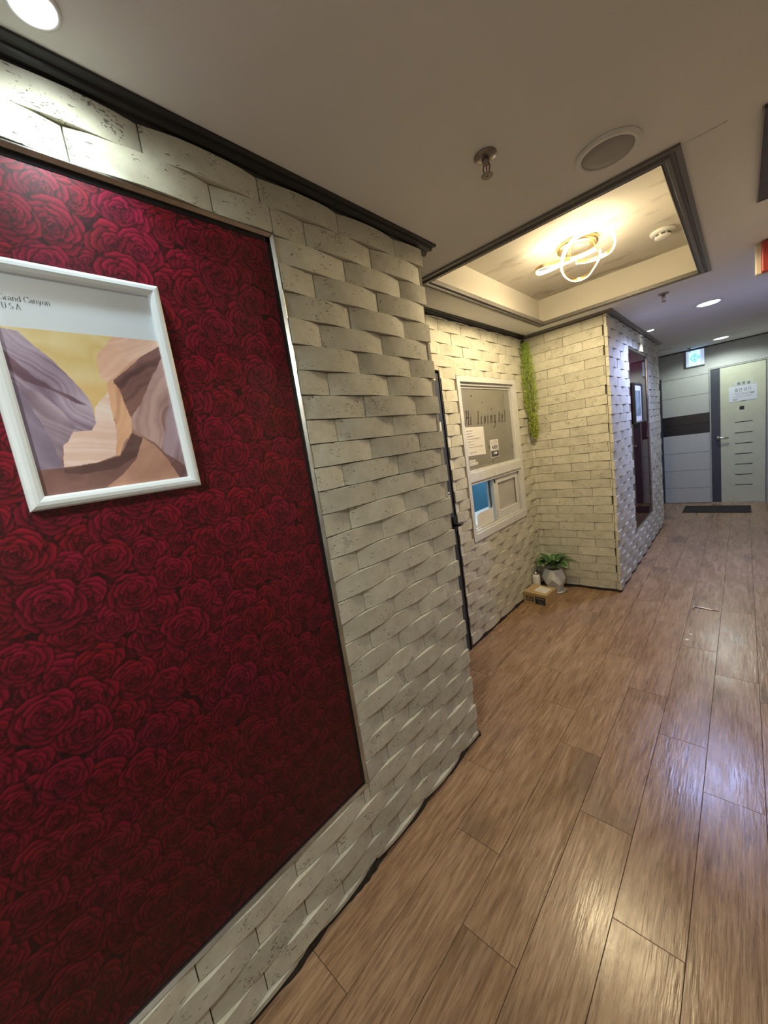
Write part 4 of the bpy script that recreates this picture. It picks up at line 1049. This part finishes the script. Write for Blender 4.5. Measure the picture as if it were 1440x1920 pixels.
for pts, inward in ((LA, 1), (LB, 1)):
    P_ = spline(pts, 8); mid = sum(P_, Vector((0, 0, 0))) / len(P_)
    path = []
    for i, p in enumerate(P_):
        d = (P_[min(i + 1, len(P_) - 1)] - P_[max(i - 1, 0)]); d.z = 0; d.normalize(); nv = Vector((-d.y, d.x, 0))
        path.append((p, nv, (0, 0, 1)))
    sgn = 1 if pts is LA else -1
    MB().sweep(path, [(0.0, -0.009), (0.0035 * sgn, -0.009), (0.0035 * sgn, 0.009), (0.0, 0.009)]).build('gold_ribbon', GOLD, lp)
    MB().sweep(path, [(0.0, -0.0105), (-0.006 * sgn, -0.0105), (-0.0105 * sgn, -0.005), (-0.0105 * sgn, 0.005), (-0.006 * sgn, 0.0095), (0.0, 0.0095)]).build('light_strip', LED, lp)
for (x, y, z) in ((0.295, 2.60, 2.447), (0.424, 2.66, 2.447), (0.27, 2.64, 2.45)): MB().tube([(x, y, z), (0.318 + (x - 0.318) * 0.8, 2.682 + (y - 2.682) * 0.7, 2.517)], 0.003, 6).build('support_rod', GOLD, lp)

# dark hatch and alarm box at the right edge
ht = thing('ceiling_hatch', (1.24, 2.18, H), 'dark rectangular ceiling panel with a pale edge at the upper right', 'ceiling panel')
MB().box((1.071, 1.806, H - 0.012), (1.42, 2.552, H), 0.001).build('panel', noisy('dark_hatch', (0.035, 0.032, 0.032), (0.055, 0.05, 0.05), 12, 0.4), ht)
MB().box((1.066, 1.806, H - 0.014), (1.071, 2.556, H)).box((1.071, 2.552, H - 0.014), (1.42, 2.556, H)).build('edge_strip', GREYINK, ht)
al = thing('alarm_box', (1.2, 3.25, 2.19), 'red and ivory alarm unit hanging from the ceiling at the right edge', 'alarm')
MB().box((1.074, 3.252, 2.190), (1.34, 3.30, 2.349), 0.006).build('housing', IVORY, al)
MB().box((1.098, 3.205, 2.186), (1.33, 3.252, 2.346), 0.008).build('red_cover', RED, al)
MB().box((1.124, 3.2035, 2.258), (1.15, 3.2052, 2.264)).build('mark', PAPER, al)
MB().box((0.12, 6.9, H - 0.008), (0.31, 7.5, H), 0.002).build('ceiling_access_panel', CEIL)
setp(bpy.data.objects['ceiling_access_panel'], 'thin pale rectangular plate on the ceiling left of the exit sign', 'ceiling panel')

# ------------------------------------------------------------------ end wall
zs = [0.004, 0.245, 0.525, 0.805, 1.092, 1.240, 1.388, 1.675, 1.958, H - 0.012]
for i in range(len(zs) - 1):
    z0, z1 = zs[i] + 0.0022, zs[i + 1] - 0.0022
    dark = i in (4, 5)
    xs = [(0.078, 0.655)] if z1 < 2.02 else [(-1.3, 1.45)]
    if i == 8: xs = [(0.078, 0.655)]
    for (a, b) in xs:
        o = MB().box((a, EY - 0.008, z0), (b, EY, z1), 0.0015).build('wall_panel', ENDD if dark else ENDP, wall_end)
        if dark: o['label'] = 'dark band board'
MB().box((0.655, EY - 0.008, 2.024), (1.45, EY, H - 0.012), 0.0015).build('wall_panel', ENDP, wall_end)
MB().box((1.285, EY - 0.008, 0.0), (1.45, EY, 2.02), 0.0015).build('wall_panel', ENDP, wall_end)
MB().box((-1.3, EY - 0.008, 2.0), (0.076, EY, H - 0.012), 0.0015).build('wall_panel', ENDP, wall_end)
d3 = thing('door_3', (-0.4, EY, 0), None, None); d3['kind'] = 'structure'
MB().box((0.022, EY - 0.03, 0), (0.074, EY, 1.995), 0.002).box((-0.80, EY - 0.03, 1.95), (0.022, EY, 1.995), 0.002).box((-0.84, EY - 0.03, 0), (-0.80, EY, 1.995), 0.002).build('door_frame', NAVY, d3)
MB().box((-0.80, EY - 0.012, 0), (0.022, EY, 1.95), 0.002).build('door_leaf', NAVY, d3)
d2 = thing('door_2', (0.96, EY, 0), None, None); d2['kind'] = 'structure'
MB().box((0.655, EY - 0.028, 0), (0.672, EY + 0.05, 2.02), 0.002).box((1.262, EY - 0.028, 0), (1.285, EY + 0.05, 2.02), 0.002).box((0.672, EY - 0.028, 2.0), (1.262, EY + 0.05, 2.02), 0.002).build('door_frame', STEEL, d2)
MB().box((0.674, EY - 0.014, 0.010), (0.776, EY + 0.03, 1.998), 0.0015).build('dark_stile', NAVY, d2)
MB().box((0.7762, EY - 0.016, 0.010), (1.256, EY + 0.03, 1.998), 0.0015).build('door_leaf', CREAM, d2)
MB().box((0.672, EY - 0.02, 0.0), (1.262, EY + 0.04, 0.009)).build('threshold', CHROME, d2)
for k in range(7):
    z = 1.192 - k * 0.1535
    MB().box((0.932, EY - 0.0185, z - 0.005), (1.122, EY - 0.015, z + 0.005)).build('slot_strip', BLACKP, d2)
MB().box((0.985, EY - 0.019, 1.365), (1.035, EY - 0.015, 1.415)).build('square_inset', BLACKP, d2)
dh = MB().lathe((0.745, EY - 0.014, 0.99), [(0.030, 0), (0.030, -0.010), (0.020, -0.014), (0.012, -0.045)], 24, 'y').build('door_handle', CHROME, d2)
MB().tube([(0.745, EY - 0.058, 0.99), (0.77, EY - 0.062, 0.992), (0.81, EY - 0.060, 0.988), (0.865, EY - 0.056, 0.986)], [0.011, 0.010, 0.009, 0.0085], 12).build('lever', CHROME, dh)
dn = thing('door_notice', (1.02, EY - 0.017, 1.49), 'pale no smoking notice taped to the cream door at the hall end', 'notice')
YD = EY - 0.0175
MB().box((0.872, YD - 0.002, 1.488), (1.170, YD, 1.702)).build('sheet', noisy('lilac_paper', (0.60, 0.64, 0.74), (0.66, 0.70, 0.78), 6, 0.4), dn)
text('흡연 금지', 0.052, WY(1.022, YD - 0.0024, 1.628), 'lettering', noisy('soft_ink', (0.10, 0.10, 0.14), (0.14, 0.14, 0.18), 10, 0.7), dn, 'CENTER', 0.86)
pl_ = MB()
for (a, b, z) in ((0.93, 1.11, 1.595), (0.95, 1.14, 1.575), (0.915, 1.12, 1.548), (0.915, 0.97, 1.520)):
    x = a
    while x < b: pl_.box((x, YD - 0.0028, z), (min(b, x + 0.024), YD - 0.002, z + 0.006)); x += 0.031
pl_.build('print_lines', GREYINK, dn)
MB().box((1.10, YD - 0.003, 1.584), (1.14, YD - 0.002, 1.592)).box((0.918, YD - 0.003, 1.508), (0.955, YD - 0.002, 1.514)).box((1.0, YD - 0.003, 1.486), (1.06, YD - 0.0015, 1.491)).build('bold_marks', INK, dn)
dp = thing('door_plate', (1.03, YD, 1.70), 'small pale name plate above the notice on the cream door', 'sign')
MB().box((0.925, YD - 0.003, 1.704), (1.135, YD, 1.765), 0.0015).build('plate', noisy('plate_pale', (0.50, 0.56, 0.52), (0.54, 0.60, 0.56), 6, 0.4), dp)
text('화 장 실', 0.042, WY(1.03, YD - 0.0034, 1.718), 'lettering', INK, dp, 'CENTER', 1.0, bold=0.0008)
mb = MB()
for k in range(5): mb.box((0.99 + k * 0.017, YD - 0.0036, 1.757), (1.0 + k * 0.017, YD - 0.003, 1.760))
mb.build('tiny_print', GREYINK, dp)

# exit sign
ex = thing('exit_sign', (0.5, EY - 0.01, 2.095), 'glowing blue-white exit sign with an arrow high on the end wall', 'sign')
MB().box((0.385, EY - 0.045, 2.092), (0.615, EY - 0.008, 2.335), 0.004).build('housing', STEEL, ex)
MB().box((0.396, EY - 0.0475, 2.104), (0.606, EY - 0.044, 2.324), 0.001).build('diffuser_margin', emit('sign_margin', (0.45, 0.55, 0.75), 0.55), ex)
MB().box((0.430, EY - 0.0495, 2.108), (0.560, EY - 0.0475, 2.322)).build('diffuser', emit('sign_face', (0.30, 0.62, 1.0), 1.5), ex)
ye = EY - 0.0505
ar = MB()
def st2(a, b, wd):
    a = Vector((a[0], ye, a[1])); b = Vector((b[0], ye, b[1])); d = (b - a).normalized(); n = Vector((-d.z, 0, d.x)) * wd
    ar.add([a - n, b - n, b + n, a + n], [(0, 1, 2, 3)])
for a, b in (((0.445, 2.215), (0.50, 2.275)), ((0.50, 2.275), (0.515, 2.262)), ((0.515, 2.262), (0.485, 2.232)), ((0.485, 2.232), (0.552, 2.232)), ((0.552, 2.232), (0.552, 2.203)), ((0.552, 2.203), (0.485, 2.203)), ((0.485, 2.203), (0.515, 2.172)), ((0.515, 2.172), (0.50, 2.158)), ((0.50, 2.158), (0.445, 2.215))): st2(a, b, 0.005)
ar.build('arrow', emit('sign_arrow', (0.02, 0.42, 0.55), 0.9), ex)
MB().lathe((0.592, EY - 0.049, 2.135), [(0.004, 0), (0.004, 0.002)], 10, 'y').build('test_button', PAPER, ex)

# ------------------------------------------------------------------ floor things
dm = thing('doormat', (0.73, 7.2, 0), 'dark brown doormat on the floor before the cream door', 'doormat')
MB().box((0.36, 6.985, 0.0005), (1.10, 7.445, 0.010), 0.004).build('rubber_backing', RUBBER, dm)
mb = MB()
for k in range(22): mb.box((0.375 + k * 0.0328, 7.0, 0.010), (0.375 + k * 0.0328 + 0.02, 7.43, 0.0125))
mb.build('rib', RUBBER, dm)
def scrap(x, y, s, label, seed):
    r = random.Random(seed); V = []; F = []; n = 7
    t = thing('paper_scrap', (x, y, 0), label, 'scrap', 'pale scraps on the hallway floor')
    pts = [(x + s * r.uniform(0.6, 1) * math.cos(2 * PI * k / n), y + s * r.uniform(0.6, 1.1) * math.sin(2 * PI * k / n)) for k in range(n)]
    V = [(a, b, 0.0005) for a, b in pts] + [(x + (a - x) * 0.8, y + (b - y) * 0.8, 0.004 + r.uniform(0, 0.004)) for a, b in pts]
    F = [(k, (k + 1) % n, n + (k + 1) % n, n + k) for k in range(n)] + [tuple(range(n, 2 * n)), tuple(reversed(range(n)))]
    MB().add(V, F).build('scrap', PAPER, t)
scrap(0.757, 3.075, 0.016, 'white crumb of paper on the hallway floor, farthest of three', 1)
scrap(0.744, 2.985, 0.016, 'white crumb of paper on the hallway floor, middle of three', 2)
scrap(0.735, 2.86, 0.008, 'smallest white crumb on the hallway floor, nearest of three', 3)
sl_ = thing('pale_strip', (0.80, 3.54, 0), 'thin curled pale strip lying flat on the hallway floor', 'scrap')
MB().tube([(0.738, 3.50, 0.004), (0.742, 3.545, 0.006), (0.79, 3.548, 0.005), (0.84, 3.535, 0.004), (0.885, 3.53, 0.003)], [0.003, 0.005, 0.005, 0.004, 0.002], 6).build('strip', CHROME, sl_)

for o in list(bpy.data.objects):
    if o.get('label') is None and 'label' in o: del o['label']
for o in bpy.data.objects:
    if o.name.split('.')[0] in ('print_lines', 'flower_marks', 'tiny_print', 'bold_marks', 'lettering', 'script', 'camera_mark', 'lens_mark', 'rib', 'print_square', 'strand', 'paper_seam'): o['kind'] = 'stuff'
